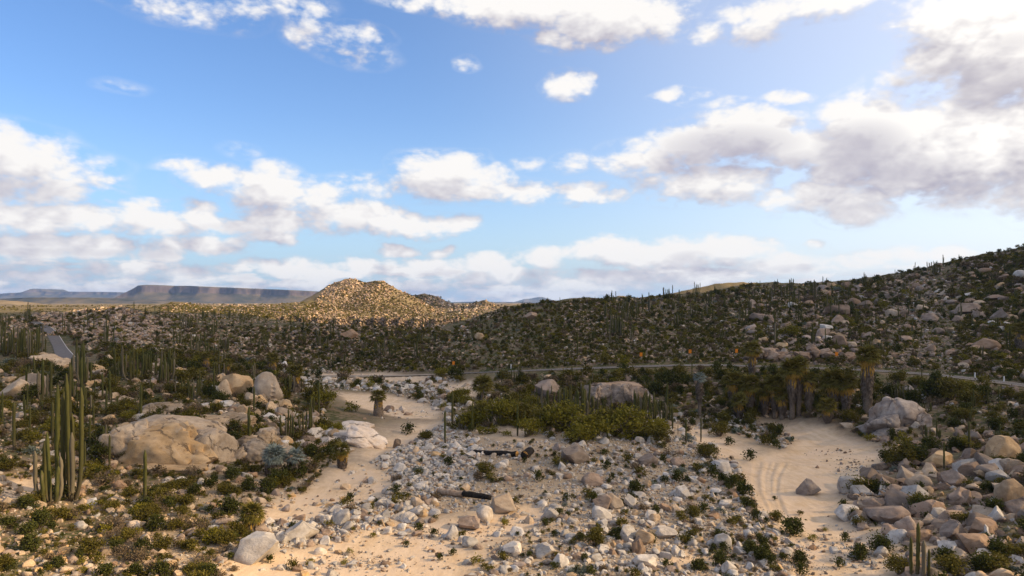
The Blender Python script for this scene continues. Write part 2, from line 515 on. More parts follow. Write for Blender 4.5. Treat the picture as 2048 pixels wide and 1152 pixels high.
SAND = [
    [(1515, 838), (1600, 845), (1680, 866), (1745, 890), (1757, 922), (1740, 945), (1690, 960), (1668, 1000), (1662, 1022), (1700, 1046), (1765, 1080), (1790, 1105), (1775, 1260), (1640, 1260), (1590, 1110), (1570, 1085), (1540, 1050), (1520, 1015), (1495, 980), (1474, 955), (1482, 932), (1530, 912), (1585, 895), (1600, 880), (1560, 862)],
    [(1365, 850), (1400, 853), (1450, 878), (1505, 905), (1482, 930), (1440, 905), (1390, 878)],
    [(640, 965), (700, 928), (790, 932), (785, 965), (765, 1000), (720, 1006), (690, 1002), (640, 1028), (590, 1042), (515, 1036), (560, 1010)],
    [(470, 1115), (560, 1108), (650, 1088), (740, 1062), (800, 1040), (900, 1045), (985, 1025), (1070, 1012), (1085, 1035), (1050, 1062), (960, 1078), (900, 1088), (960, 1112), (880, 1260), (440, 1260)],
    [(680, 785), (780, 790), (850, 803), (888, 820), (872, 836), (800, 836), (770, 826), (720, 815), (690, 800)],
    [(850, 764), (945, 761), (952, 792), (920, 787), (880, 776)],
    [(725, 908), (780, 880), (840, 850), (872, 845), (852, 865), (800, 890), (745, 918)],
    [(640, 745), (760, 748), (860, 756), (850, 766), (740, 760), (640, 757)],
    [(1030, 850), (1050, 845), (1056, 868), (1040, 880), (1020, 870)],
    [(1280, 1105), (1380, 1100), (1500, 1120), (1480, 1140), (1350, 1130)],
    [(0, 965), (60, 960), (70, 985), (0, 1000)],
]
WP = []
for p in SAND:
    q = ground_at([a for a, b in p], [b for a, b in p])
    WP.append([(a, b) for a, b, c in q])
near = (RR < 330) & (np.abs(AZ) < R(50))
sd = np.full(H.shape, 99.0)
gxn, gyn = GX[near], GY[near]
wob = fbm(gxn, gyn, 5, 4, 71) * 1.3
best = np.full(gxn.shape, 99.0)
for poly in WP:
    best = np.minimum(best, poly_dist(poly, gxn, gyn))
sd[near] = best + wob
sand = 1 / (1 + np.exp(np.clip(sd / .45, -30, 30)))

# tyre ruts pressed into the sand of the wash
RUTS = []
for off in (0, 11, 30, 42, 60):
    pts = [(1512, 922), (1505, 950), (1506, 980), (1522, 1015), (1548, 1050), (1578, 1085)]
    q = ground_at([a + off * (1 - .1 * i) + 4 * math.sin(off + i) for i, (a, b) in enumerate(pts)], [b for a, b in pts])
    RUTS.append(q)
rut = np.zeros(H.shape)
rm = near & (RR < 110) & (AZ > R(10)) & (AZ < R(28))
dm = np.full(int(rm.sum()), 99.0)
for q in RUTS:
    for k in range(len(q) - 1):
        ax, ay, bx_, by_ = q[k, 0], q[k, 1], q[k + 1, 0], q[k + 1, 1]
        ex, ey = bx_ - ax, by_ - ay
        t = np.clip(((GX[rm] - ax) * ex + (GY[rm] - ay) * ey) / (ex * ex + ey * ey), 0, 1)
        dm = np.minimum(dm, np.hypot(GX[rm] - ax - t * ex, GY[rm] - ay - t * ey))
rut[rm] = np.exp(-(dm / .2) ** 2) - .45 * np.exp(-((dm - .42) / .16) ** 2)
# relief on top of the smooth ground
slope_amp = np.interp(RR, [30, 60, 120, 250, 420, 900, 2000], [.14, .2, .35, 1.0, 1.7, 1.6, 2.0])
rel = fbm(GX, GY, 9, 4, 5) * slope_amp * .55
rel += fbm(GX, GY, 34, 4, 15) * np.interp(RR, [60, 150, 300, 900, 2000], [0, .5, 2.2, 1.8, 3.0])
rel += np.abs(fbm(GX, GY, 3.2, 3, 25)) * np.interp(RR, [30, 100, 300], [.12, .25, .5])
rel *= np.where(RR > 6000, .3, 1)
ripple = fbm(GX, GY, 2.2, 3, 55) * .05
road_flat = np.zeros(H.shape)

ROAD1 = [(640, 752, 6.0), (770, 752.5, 6.0), (900, 747.5, 6.0), (1024, 742, 6.2), (1100, 739, 6.2), (1200, 735.5, 6.2), (1300, 732, 6.2), (1400, 729.5, 6.2), (1480, 731, 6.2), (1560, 734, 6.2), (1680, 737, 6.2), (1800, 744, 6.2), (1880, 750, 6.2), (1950, 758, 6.2), (2048, 770, 6.2), (2200, 790, 6.2)]
r1 = ground_at([min(a, 2190) for a, b, c in ROAD1], [b for a, b, c in ROAD1])
ROAD2 = [(60, 640), (80, 648), (97, 658), (106, 670), (113, 682), (121, 696), (130, 712), (150, 735)]
r2 = ground_at([a for a, b in ROAD2], [b for a, b in ROAD2])


def catmull(P, n):
    P = [np.array(p) for p in P]
    P = [2 * P[0] - P[1]] + P + [2 * P[-1] - P[-2]]
    out = []
    for i in range(1, len(P) - 2):
        for k in range(n):
            t = k / n
            a, b, c, d = P[i - 1:i + 3]
            out.append(.5 * (2 * b + (c - a) * t + (2 * a - 5 * b + 4 * c - d) * t * t + (3 * b - a - 3 * c + d) * t ** 3))
    out.append(P[-2])
    return np.array(out)


def smooth(a, k):
    for _ in range(k):
        a[1:-1] = (a[:-2] + 2 * a[1:-1] + a[2:]) / 4
    return a


c1 = smooth(catmull(r1, 10), 60)
c2 = smooth(catmull(r2, 10), 30)


def bed(c, half, fade):
    """Flatten the ground under a road."""
    global H, road_flat
    m = near & (np.hypot(GX - c[:, 0].mean(), GY - c[:, 1].mean()) < 260)
    x, y = GX[m], GY[m]
    dmin = np.full(x.shape, 1e9)
    zr = np.zeros(x.shape)
    for p in c:
        d = np.hypot(x - p[0], y - p[1])
        q = d < dmin
        dmin[q], zr[q] = d[q], p[2]
    k = 1 - np.clip((dmin - half) / fade, 0, 1)
    k = k * k * (3 - 2 * k)
    H[m] = H[m] * (1 - k) + (zr - .12) * k
    road_flat[m] = np.maximum(road_flat[m], k)


bed(c1, 1.8, 2.5)
bed(c2, 3, 6)
H = H + rel * (1 - sand) * (1 - road_flat) + ripple * sand - .09 * rut * sand - .25 * sand * (1 - road_flat)
green_n = fbm(GX, GY, 14, 4, 91)

# ------------------------------------------------------------------ object helpers
def mesh(name, verts, faces, mats=(), smooth_=False):
    me = bpy.data.meshes.new(name)
    me.from_pydata([tuple(v) for v in verts], [], [tuple(f) for f in faces])
    for m_ in mats:
        me.materials.append(m_)
    if smooth_:
        me.polygons.foreach_set('use_smooth', [True] * len(me.polygons))
    me.update()
    return me


def link(name, data, parent=None, loc=None, rot=None, scale=None):
    o = bpy.data.objects.new(name, data)
    COL.objects.link(o)
    o.parent = parent
    if loc is not None:
        o.location = loc
    if rot is not None:
        o.rotation_euler = rot
    if scale is not None:
        o.scale = scale
    return o


def tag(o, label=None, cat=None, group=None, kind=None):
    if label:
        o['label'] = label
    if cat:
        o['category'] = cat
    if group:
        o['group'] = group
    if kind:
        o['kind'] = kind
    return o


def add_attr(me, name, arr):
    a = me.attributes.new(name, 'FLOAT', 'POINT')
    a.data.foreach_set('value', np.asarray(arr, np.float32).ravel())


def grid_mesh(name, X, Y, Z):
    nr, nc = X.shape
    me = bpy.data.meshes.new(name)
    me.vertices.add(nr * nc)
    co = np.stack([X, Y, Z], -1).astype(np.float32)
    me.vertices.foreach_set('co', co.ravel())
    idx = np.arange(nr * nc).reshape(nr, nc)
    q = np.stack([idx[:-1, :-1], idx[:-1, 1:], idx[1:, 1:], idx[1:, :-1]], -1).reshape(-1, 4)
    me.loops.add(q.size)
    me.loops.foreach_set('vertex_index', q.ravel().astype(np.int32))
    me.polygons.add(len(q))
    me.polygons.foreach_set('loop_start', np.arange(0, q.size, 4, dtype=np.int32))
    me.polygons.foreach_set('loop_total', np.full(len(q), 4, np.int32))
    me.polygons.foreach_set('use_smooth', np.ones(len(q), bool))
    me.update()
    me.validate()
    return me


def new_mat(name, rough=.9, spec=.15):
    m_ = bpy.data.materials.new(name)
    m_.use_nodes = True
    nt = m_.node_tree
    bsdf = nt.nodes['Principled BSDF']
    bsdf.inputs['Roughness'].default_value = rough
    bsdf.inputs['Specular IOR Level'].default_value = spec
    return m_, NT(nt), bsdf


def bump(n, bsdf, h, dist=.1, strength=.6):
    b = n.new('ShaderNodeBump')
    b.inputs['Strength'].default_value = strength
    b.inputs['Distance'].default_value = dist
    n.put(b.inputs['Height'], h)
    n.t.links.new(b.outputs[0], bsdf.inputs['Normal'])


# ------------------------------------------------------------------ materials
def ground_mat():
    m_, n, b = new_mat('ground', .95, .08)
    co = n.new('ShaderNodeNewGeometry').outputs['Position']

    def attr(k):
        a = n.new('ShaderNodeAttribute')
        a.attribute_name = k
        return a.outputs['Fac']
    s, far = attr('sand'), attr('far')
    big = n.noise(co, .22, 4, .6)
    mid = n.noise(co, 1.3, 5, .65)
    fine = n.noise(co, 7, 4, .65)
    # sand, streaked by the last flood
    st = n.noise(n.v('MULTIPLY', co, (.9, .22, 1)), 1.6, 5, .65)
    sc_ = n.mix(n.ramp(st, .3, .7), (.57, .395, .232), (.71, .525, .345))
    st2 = n.noise(n.v('MULTIPLY', co, (.35, .9, 1)), .9, 6, .7)
    sc_ = n.mix(n.m('MULTIPLY', n.ramp(st2, .52, .68), .6), sc_, (.40, .28, .18))
    sc_ = n.mix(n.ramp(big, .35, .7, 0, .8), sc_, (.64, .475, .33))
    sc_ = n.mix(n.m('MULTIPLY', n.ramp(fine, .58, .78), .35), sc_, (.36, .27, .20))
    # stony soil
    so = n.mix(attr('gravelly'), n.mix(n.ramp(mid, .3, .7), (.20, .14, .088), (.39, .285, .19)), n.mix(n.ramp(mid, .3, .7), (.34, .25, .165), (.54, .41, .285)))
    so = n.mix(n.m('MULTIPLY', attr('green'), .75), so, n.mix(n.ramp(mid, .3, .7), (.13, .088, .05), (.26, .185, .115)))  # scrubby ground darkened, shade of the hills put into the soil colour
    so = n.mix(n.m('MULTIPLY', n.ramp(fine, .5, .75), .55), so, (.15, .10, .06))
    so = n.mix(n.m('MULTIPLY', n.ramp(big, .45, .7), .5), so, (.50, .38, .26))
    # low herbs and moss over the soil
    gm = n.m('MULTIPLY', n.ramp(n.m('ADD', n.m('MULTIPLY', mid, .6), n.m('MULTIPLY', big, .4)), .41, .55), attr('green'))
    gc = n.mix(n.ramp(fine, .3, .7), (.028, .030, .008), (.085, .085, .024))
    so = n.mix(gm, so, gc)
    # far scrub plain
    f1 = n.noise(n.v('MULTIPLY', co, (.012, .004, 0)), 1, 6, .7)
    fc = n.mix(n.ramp(f1, .35, .65), (.10, .080, .037), (.25, .185, .105))
    so = n.mix(far, so, fc)
    col = n.mix(s, so, sc_)
    n.put(b.inputs['Base Color'], col)
    bh = n.m('ADD', n.m('MULTIPLY', mid, .6), n.m('MULTIPLY', fine, .35))
    bump(n, b, bh, .25, .5)
    return m_


def rock_mat(name, c_lo, c_hi, stain, scale=1.0, dark=.45, rust=.3, crack=0.0):
    m_, n, b = new_mat(name, .9, .12)
    tc = n.new('ShaderNodeTexCoord').outputs['Object']
    oi = n.new('ShaderNodeObjectInfo')
    rnd = oi.outputs['Random']
    co = n.v('ADD', n.v('MULTIPLY', tc, (scale,) * 3), n.xyz(n.m('MULTIPLY', rnd, 37.0), n.m('MULTIPLY', rnd, 11.0), 0))
    a = n.noise(co, 1.6, 5, .6)
    f = n.noise(co, 9, 5, .7)
    sp = n.noise(co, 40, 2, .6)
    col = n.mix(n.ramp(a, .3, .7), c_lo + (1,), c_hi + (1,))
    col = n.mix(n.m('MULTIPLY', n.ramp(n.noise(n.v('ADD', co, (5, 5, 5)), .9, 4, .6), .5, .72), rust), col, stain + (1,))
    col = n.mix(n.m('MULTIPLY', n.ramp(f, .52, .75), dark), col, (.10, .075, .06))
    col = n.mix(n.m('MULTIPLY', n.ramp(sp, .55, .7), .25), col, (.16, .13, .11))
    hgt_s = n.m('ADD', n.m('MULTIPLY', a, .5), n.m('MULTIPLY', f, .5))
    if crack:
        wc = n.v('ADD', co, n.xyz(n.m('MULTIPLY', a, .9), n.m('MULTIPLY', f, .35), 0))
        vo = n.new('ShaderNodeTexVoronoi', feature='DISTANCE_TO_EDGE')
        n.put(vo.inputs['Vector'], n.v('MULTIPLY', wc, (1.0, 1.0, .55)))
        vo.inputs['Scale'].default_value = crack
        ck = n.m('MULTIPLY', n.ramp(vo.outputs['Distance'], .0, .035, 1, 0), n.ramp(n.noise(co, 1.1, 2), .42, .56))
        col = n.mix(n.m('MULTIPLY', ck, .8), col, (.06, .045, .035))
        hgt_s = n.m('SUBTRACT', hgt_s, n.m('MULTIPLY', ck, .7))
        fl_ = n.noise(n.v('MULTIPLY', co, (1, 1, .3)), 3.2, 5, .7)
        col = n.mix(n.m('MULTIPLY', n.ramp(fl_, .52, .7), .5), col, (.36, .31, .26))
    hv = n.new('ShaderNodeHueSaturation')
    n.put(hv.inputs['Color'], col)
    n.put(hv.inputs['Value'], n.m('MULTIPLY_ADD', n.m('FRACT', n.m('MULTIPLY', rnd, 7.31)), .5, .72))
    n.put(hv.inputs['Saturation'], n.m('MULTIPLY_ADD', n.m('FRACT', n.m('MULTIPLY', rnd, 3.77)), .5, .75))
    n.put(b.inputs['Base Color'], hv.outputs[0])
    bump(n, b, hgt_s, .14, .8)
    return m_


ROCKS = {
    'pale grey': rock_mat('granite_pale_grey', (.38, .33, .28), (.59, .525, .455), (.48, .35, .22), dark=.42),
    'tan': rock_mat('granite_tan', (.36, .25, .155), (.54, .40, .265), (.50, .29, .13), dark=.4),
    'pinkish': rock_mat('granite_pinkish', (.21, .145, .10), (.37, .265, .195), (.40, .22, .12), dark=.5),
    'dark brown': rock_mat('granite_dark_brown', (.17, .125, .095), (.29, .22, .165), (.24, .15, .08), dark=.5),
}
TONES = list(ROCKS)
SLAB_TAN = rock_mat('slab_tan', (.27, .195, .125), (.46, .345, .235), (.40, .25, .13), scale=1.3, dark=.7, rust=.5, crack=.6)
SLAB_WHITE = rock_mat('slab_white', (.58, .475, .385), (.72, .62, .53), (.62, .47, .34), scale=.9, dark=.4, crack=.7)
SLAB_PINK = rock_mat('slab_pink', (.20, .145, .105), (.38, .285, .215), (.30, .19, .11), scale=1.3, dark=.7, rust=.5, crack=.8)
SLAB_GREY = rock_mat('slab_grey', (.20, .155, .125), (.40, .325, .265), (.30, .19, .115), scale=1.3, dark=.7, rust=.5, crack=.9)


def leaf_mat(name, c0, c1, trans=.25):
    m_, n, b = new_mat(name, .75, .12)
    geo = n.new('ShaderNodeNewGeometry')
    rnd = geo.outputs['Random Per Island']
    oi = n.new('ShaderNodeObjectInfo').outputs['Random']
    k = n.m('FRACT', n.m('ADD', n.m('MULTIPLY', rnd, .75), n.m('MULTIPLY', oi, 1.7)))
    col = n.mix(n.m('ADD', n.m('MULTIPLY', rnd, .6), n.m('MULTIPLY', oi, .4)), c0 + (1,), c1 + (1,))
    n.put(b.inputs['Base Color'], col)
    tr = n.new('ShaderNodeBsdfTranslucent')
    n.put(tr.inputs['Color'], col)
    mx = n.new('ShaderNodeMixShader')
    mx.inputs[0].default_value = trans
    n.t.links.new(b.outputs[0], mx.inputs[1])
    n.t.links.new(tr.outputs[0], mx.inputs[2])
    n.t.links.new(mx.outputs[0], n.t.nodes['Material Output'].inputs[0])
    return m_


LEAF = {
    'olive': leaf_mat('leaf_olive', (.060, .050, .008), (.16, .13, .022)),
    'dark green': leaf_mat('leaf_dark_green', (.028, .031, .006), (.085, .088, .018)),
    'yellow green': leaf_mat('leaf_yellow_green', (.105, .092, .010), (.23, .19, .022)),
    'dry brown': leaf_mat('leaf_dry_brown', (.085, .058, .030), (.21, .15, .085), .1),
    'grey green': leaf_mat('leaf_grey_green', (.10, .115, .085), (.22, .24, .19)),
}
PALM_LEAF = leaf_mat('palm_leaf', (.075, .068, .013), (.185, .145, .028))
PALM_BLUE = leaf_mat('palm_leaf_blue', (.13, .15, .13), (.27, .30, .26))
PALM_DEAD = leaf_mat('palm_leaf_dead', (.26, .15, .03), (.48, .29, .06), .15)
PALM_SKIRT = leaf_mat('palm_skirt', (.075, .055, .040), (.19, .145, .11), .05)


def simple(name, c0, c1, scale=3, rough=.85, stretch=(1, 1, 1), bmp=.05):
    m_, n, b = new_mat(name, rough, .15)
    tc = n.new('ShaderNodeTexCoord').outputs['Object']
    f = n.noise(n.v('MULTIPLY', tc, stretch), scale, 5, .65)
    n.put(b.inputs['Base Color'], n.mix(n.ramp(f, .3, .7), c0 + (1,), c1 + (1,)))
    if bmp:
        bump(n, b, f, bmp, .6)
    return m_


TRUNK = simple('palm_trunk', (.10, .075, .055), (.24, .18, .13), 4, stretch=(1, 1, 4))
TWIG = simple('twig_bark', (.09, .07, .05), (.20, .155, .115), 6)
def cactus_mat():
    m_, n, b = new_mat('cactus_skin', .7, .15)
    tx = n.new('ShaderNodeTexCoord')
    f = n.noise(n.v('MULTIPLY', tx.outputs['Object'], (9, 9, 3)), 2.2, 5, .65)
    z = n.sep(tx.outputs['Generated'])[2]
    rnd = n.new('ShaderNodeObjectInfo').outputs['Random']
    col = n.mix(n.ramp(f, .3, .7), (.040, .044, .010), (.092, .092, .022))
    col = n.mix(n.m('MULTIPLY', rnd, .45), col, (.085, .066, .026))
    foot = n.ramp(n.m('ADD', z, n.m('MULTIPLY', n.m('SUBTRACT', f, .5), .35)), .06, .34, 1, 0)
    col = n.mix(n.m('MULTIPLY', foot, .75), col, (.105, .080, .052))
    col = n.mix(n.ramp(f, .64, .74), col, (.15, .12, .075))
    n.put(b.inputs['Base Color'], col)
    bump(n, b, f, .03, .5)
    return m_


CACT = cactus_mat()
CACT_OLD = simple('cactus_bark', (.10, .085, .055), (.19, .155, .10), 3, .85, (1, 1, .5))
CHAR = simple('charred_wood', (.006, .005, .005), (.035, .028, .022), 5, .9, (1, 1, .2))
WOOD = simple('cut_wood', (.42, .20, .05), (.58, .30, .08), 6, .8)
DRIFT = simple('driftwood', (.22, .15, .10), (.42, .31, .22), 5, .85, (1, 1, .2))
ASPH = simple('asphalt', (.105, .090, .080), (.17, .145, .125), 1.2, .85)
EDGE = simple('road_edge_line', (.62, .56, .48), (.8, .74, .66), 3, .8, bmp=0)
SHOULDER = simple('road_shoulder', (.25, .19, .135), (.38, .30, .22), .8, .95)
ORANGE = simple('orange_paint', (.62, .17, .01), (.75, .24, .02), 5, .5, bmp=0)
WHITEP = simple('white_paint', (.68, .66, .62), (.8, .78, .75), 5, .5, bmp=0)
STEEL = simple('steel_post', (.22, .21, .2), (.34, .32, .3), 5, .5, bmp=0)

# ------------------------------------------------------------------ ground sheet
gme = grid_mesh('ground', GX, GY, H)
add_attr(gme, 'sand', sand)
add_attr(gme, 'far', np.clip((RR - 480) / 500, 0, 1))
grn = np.clip(np.interp(sd, [0, 2, 12], [0, .35, 1]), 0, 1)
barm = (RR < 110)
gw = fbm(GX, GY, 14, 4, 61) * 9
barw = np.clip((RR - 108 + gw) / 10, 0, 1) + np.clip((np.abs(GX - 4) - 30 + gw) / 9, 0, 1)
grn *= .30 + .70 * np.clip(barw, 0, 1)
grn = np.where(RR > 115, np.clip(grn * 1.25, 0, 1), grn)
add_attr(gme, 'green', grn)
add_attr(gme, 'gravelly', 1 - np.clip(barw, 0, 1))
gme.materials.append(ground_mat())
ground = link('ground', gme)
tag(ground, kind='structure')


def ribbon(name, c, w0, w1, dz, mat, start=0, end=None):
    c = c[start:end]
    t = np.gradient(c[:, :2], axis=0)
    t /= np.linalg.norm(t, axis=1)[:, None] + 1e-9
    nrm = np.stack([-t[:, 1], t[:, 0]], 1)
    V, Fc = [], []
    for p, q in zip(c, nrm):
        for w in (w0, w1):
            V.append((p[0] + q[0] * w, p[1] + q[1] * w, p[2] + dz))
    for i in range(len(c) - 1):
        Fc.append((2 * i, 2 * i + 1, 2 * i + 3, 2 * i + 2))
    return mesh(name, V, Fc, [mat])


k0 = 22
rd = tag(link('road', ribbon('road', c1, -1.5, 1.5, .02, ASPH, k0)), kind='structure')
for w in (-1.45, 1.35):
    link('edge_line', ribbon('edge_line', c1, w, w + .10, .026, EDGE, k0), rd)
link('shoulder', ribbon('shoulder', c1, -1.9, -1.52, .0, SHOULDER, k0), rd)
link('shoulder', ribbon('shoulder', c1, 1.52, 1.9, .0, SHOULDER, k0), rd)
tag(link('dirt_track', ribbon('dirt_track', c1, -2.2, 2.2, .03, SHOULDER, 0, k0 + 1)), kind='structure')
hw = tag(link('highway', ribbon('highway', c2, -2.0, 2.0, .03, ASPH)), kind='structure')
for w in (1.8,):
    link('edge_line', ribbon('edge_line', c2, w, w + .13, .038, EDGE), hw)


# ------------------------------------------------------------------ far mesas
def mesa(name, prof, base_v, Y, depth, cliff, seed, mat):
    """Table mountain: flat top, cliff band, gullied talus. prof = (u, v of rim)."""
    us = np.linspace(prof[0][0], prof[-1][0], 150)
    vs = np.interp(us, [p[0] for p in prof], [p[1] for p in prof])
    x0 = (us - 1024) / F * Y
    ztop = CZ + (V0 - vs) / F * Y
    zb = CZ + (V0 - base_v) / F * Y
    rel_ = np.maximum(ztop - zb, 1)
    S = np.linspace(0, 1, 26)
    X, Yy, Z = [], [], []
    for s in S:
        gul = fbm(x0 / 1.0, np.full_like(x0, s * 200), 900, 5, seed, .6)
        g2 = np.abs(fbm(x0, np.full_like(x0, 0.0), 420, 4, seed + 3, .6))
        if s < .2:                                  # plateau behind the rim
            z = ztop + (fbm(x0, np.full_like(x0, 3.), 1500, 3, seed + 9)) * rel_ * .015
            y = Y + depth * (1 - s / .2) * .9 + gul * depth * .18 + g2 * depth * .42
        elif s < .34:                               # cliff
            t = (s - .2) / .14
            z = ztop - rel_ * cliff * t
            y = Y - depth * .02 * t + gul * depth * .18 + g2 * depth * .42
        else:                                       # talus
            t = (s - .34) / .66
            z = ztop - rel_ * cliff - (rel_ * (1 - cliff) + 25) * (1 - (1 - t) ** 1.5)
            y = Y - depth * .02 - depth * .9 * t + (gul * .18 + g2 * .42) * depth * (1 - .5 * t)
        X.append(x0)
        Yy.append(y)
        Z.append(z)
    me = grid_mesh(name, np.array(X)[::-1], np.array(Yy)[::-1], np.array(Z)[::-1])
    me.materials.append(mat)
    return tag(link(name, me), kind='structure')


def mesa_mat():
    m_, n, b = new_mat('mesa_rock', .95, .05)
    geo = n.new('ShaderNodeNewGeometry')
    nz = n.sep(geo.outputs['Normal'])[2]
    co = geo.outputs['Position']
    a = n.noise(n.v('MULTIPLY', co, (.004, .004, .012)), 1, 6, .65)
    s = n.noise(n.v('MULTIPLY', co, (.02, .02, .004)), 1, 4, .6)
    tal = n.mix(n.ramp(a, .35, .65), (.030, .034, .022), (.12, .095, .06))
    cl = n.mix(n.ramp(s, .35, .65), (.045, .038, .040), (.12, .092, .085))  # both tones kept dark: cloud shade over the mesas put into colour
    n.put(b.inputs['Base Color'], n.mix(n.ramp(nz, .35, .7), cl, tal))
    return m_


MM = mesa_mat()
mesa('mesa', [(215, 606), (240, 588), (252, 582), (264, 575), (272, 571), (290, 569.5), (315, 570), (335, 571.5), (362, 571), (380, 572), (460, 575), (560, 579), (640, 583), (720, 588), (800, 596)], 611, 6000, 420, .38, 4, MM)
mesa('mesa', [(-200, 592), (-100, 589), (0, 587), (40, 584.5), (46, 582), (52, 578), (60, 577), (68, 578), (76, 582), (90, 583), (200, 583.5), (225, 584), (260, 588), (330, 600)], 604, 11500, 700, .3, 14, MM)
mesa('mesa', [(-250, 600), (-60, 598), (60, 595), (160, 595), (210, 598), (300, 603), (360, 607), (460, 612)], 613, 4300, 500, .1, 24, MM)
mesa('mesa', [(840, 606), (900, 604.5), (950, 603), (1000, 604), (1060, 604.5), (1130, 605), (1200, 606), (1300, 607)], 613, 9500, 600, .25, 34, MM)
mesa('far_mountain', [(1020, 606), (1036, 602), (1048, 598), (1062, 597), (1078, 594), (1088, 594.5), (1100, 598), (1112, 602), (1130, 606)], 608, 15000, 700, .05, 44, MM)

# ------------------------------------------------------------------ air: haze box, and the cloud whose shade lies on the valley
hz_m = bpy.data.materials.new('haze')
hz_m.use_nodes = True
hz_m.node_tree.nodes.clear()
hn = NT(hz_m.node_tree)
vol = hn.new('ShaderNodeVolumePrincipled')
vol.inputs['Color'].default_value = (.36, .56, 1.0, 1)
vol.inputs['Density'].default_value = 4.4e-5
vol.inputs['Anisotropy'].default_value = .2
ho = hn.new('ShaderNodeOutputMaterial')
hn.t.links.new(vol.outputs[0], ho.inputs['Volume'])


def box_mesh(name, a, b, mat):
    (x0, y0, z0), (x1, y1, z1) = a, b
    V = [(x, y, z) for z in (z0, z1) for y in (y0, y1) for x in (x0, x1)]
    Fc = [(0, 2, 3, 1), (4, 5, 7, 6), (0, 1, 5, 4), (2, 6, 7, 3), (0, 4, 6, 2), (1, 3, 7, 5)]
    return mesh(name, V, Fc, [mat])


haze = tag(link('haze', box_mesh('haze', (-18000, -17500, -40), (18000, 18500, 300), hz_m)), kind='stuff')

cl_m = bpy.data.materials.new('cloud_body')
cl_m.use_nodes = True
cl_m.node_tree.nodes.clear()
cn = NT(cl_m.node_tree)
cv = cn.new('ShaderNodeVolumeScatter')
cv.inputs['Color'].default_value = (1, 1, 1, 1)
cv.inputs['Density'].default_value = .0078
co_ = cn.new('ShaderNodeOutputMaterial')
cn.t.links.new(cv.outputs[0], co_.inputs['Volume'])


def cumulus(cx, cy_, cz, ax, ay, az_, seed, name='cloud'):
    bm = bmesh.new()
    bmesh.ops.create_icosphere(bm, subdivisions=5, radius=1)
    for v in bm.verts:
        p = v.co.normalized()
        k = 1 + .22 * mnoise.fractal(p * 2.2 + Vector((seed, 0, 0)), .8, 2.0, 4)
        z = p.z * (1 if p.z > 0 else .45)
        v.co = Vector((cx + p.x * ax * k, cy_ + p.y * ay * k, cz + z * az_ * k))
    me = bpy.data.meshes.new(name)
    bm.to_mesh(me)
    bm.free()
    me.materials.append(cl_m)
    return tag(link(name, me), kind='stuff')


def cloud_over(gx, gy, hgt_, ax, ay, az_, seed):
    """A cloud at height hgt_ standing between the sun and the ground point (gx, gy)."""
    t = hgt_ / SUN.z
    return cumulus(gx + SUN.x * t, gy + SUN.y * t, hgt_, ax, ay, az_, seed)


cloud_over(275, 270, 800, 800, 247, 110, 3.0)
cloud_over(-100, 1130, 800, 230, 140, 90, 9.0)

# --------------------------------------------------------------------------------------------- END OF SETTING
# ------------------------------------------------------------------ shape makers
_ico = {}


def ico(sub):
    if sub not in _ico:
        bm = bmesh.new()
        bmesh.ops.create_icosphere(bm, subdivisions=sub, radius=1)
        _ico[sub] = (np.array([v.co[:] for v in bm.verts]), [tuple(v.index for v in f.verts) for f in bm.faces])
        bm.free()
    return _ico[sub]


def rock_verts(seed, sub, planes=9, rough=.10, lo=.55, hi=.9, cracks=0, box=0.0, taper=0.0):
    r = np.random.default_rng(seed)
    V, Fc = ico(sub)
    P = V.copy()
    if box:
        P = P / (np.abs(P) ** 7).sum(1)[:, None] ** (1 / 7) * box + P * (1 - box)
        q = Euler(r.uniform(-.35, .35, 3)).to_matrix()
        P = P * np.array([1, r.uniform(.7, 1), r.uniform(.7, 1)])
        P = P @ np.array(q).T
    for _ in range(planes):
        nrm = r.normal(size=3)
        nrm /= np.linalg.norm(nrm)
        d = r.uniform(lo, hi)
        k = np.maximum(0, P @ nrm - d)
        P = P - (k * .98)[:, None] * nrm
    off = Vector(r.uniform(-50, 50, 3))
    if rough:
        D = np.array([mnoise.fractal(Vector(p) * 1.7 + off, .9, 2.0, 5) for p in P])
        P = P * (1 + rough * D)[:, None]
    for _ in range(cracks):
        nrm = r.normal(size=3)
        nrm[2] *= .35
        nrm /= np.linalg.norm(nrm)
        d = r.uniform(-.45, .45)
        wv = np.array([mnoise.noise(Vector(p) * 1.6 + off) for p in P]) * .16
        g = np.exp(-((P @ nrm - d + wv) / .035) ** 2)
        P = P * (1 - .11 * g)[:, None]
    if taper:
        P[:, :2] *= (1 - taper * (np.clip(P[:, 2:3], -1, 1) + 1) / 2)
    P -= (P.max(0) + P.min(0)) / 2
    P /= np.abs(P).max(0)
    return P, Fc


def rock_mesh(name, seed, sub, mat=None, sharp=38, **kw):
    P, Fc = rock_verts(seed, sub, **kw)
    me = mesh(name, P, Fc, [mat] if mat else [None], True)
    if sharp:
        me.set_sharp_from_angle(angle=R(sharp))
    return me


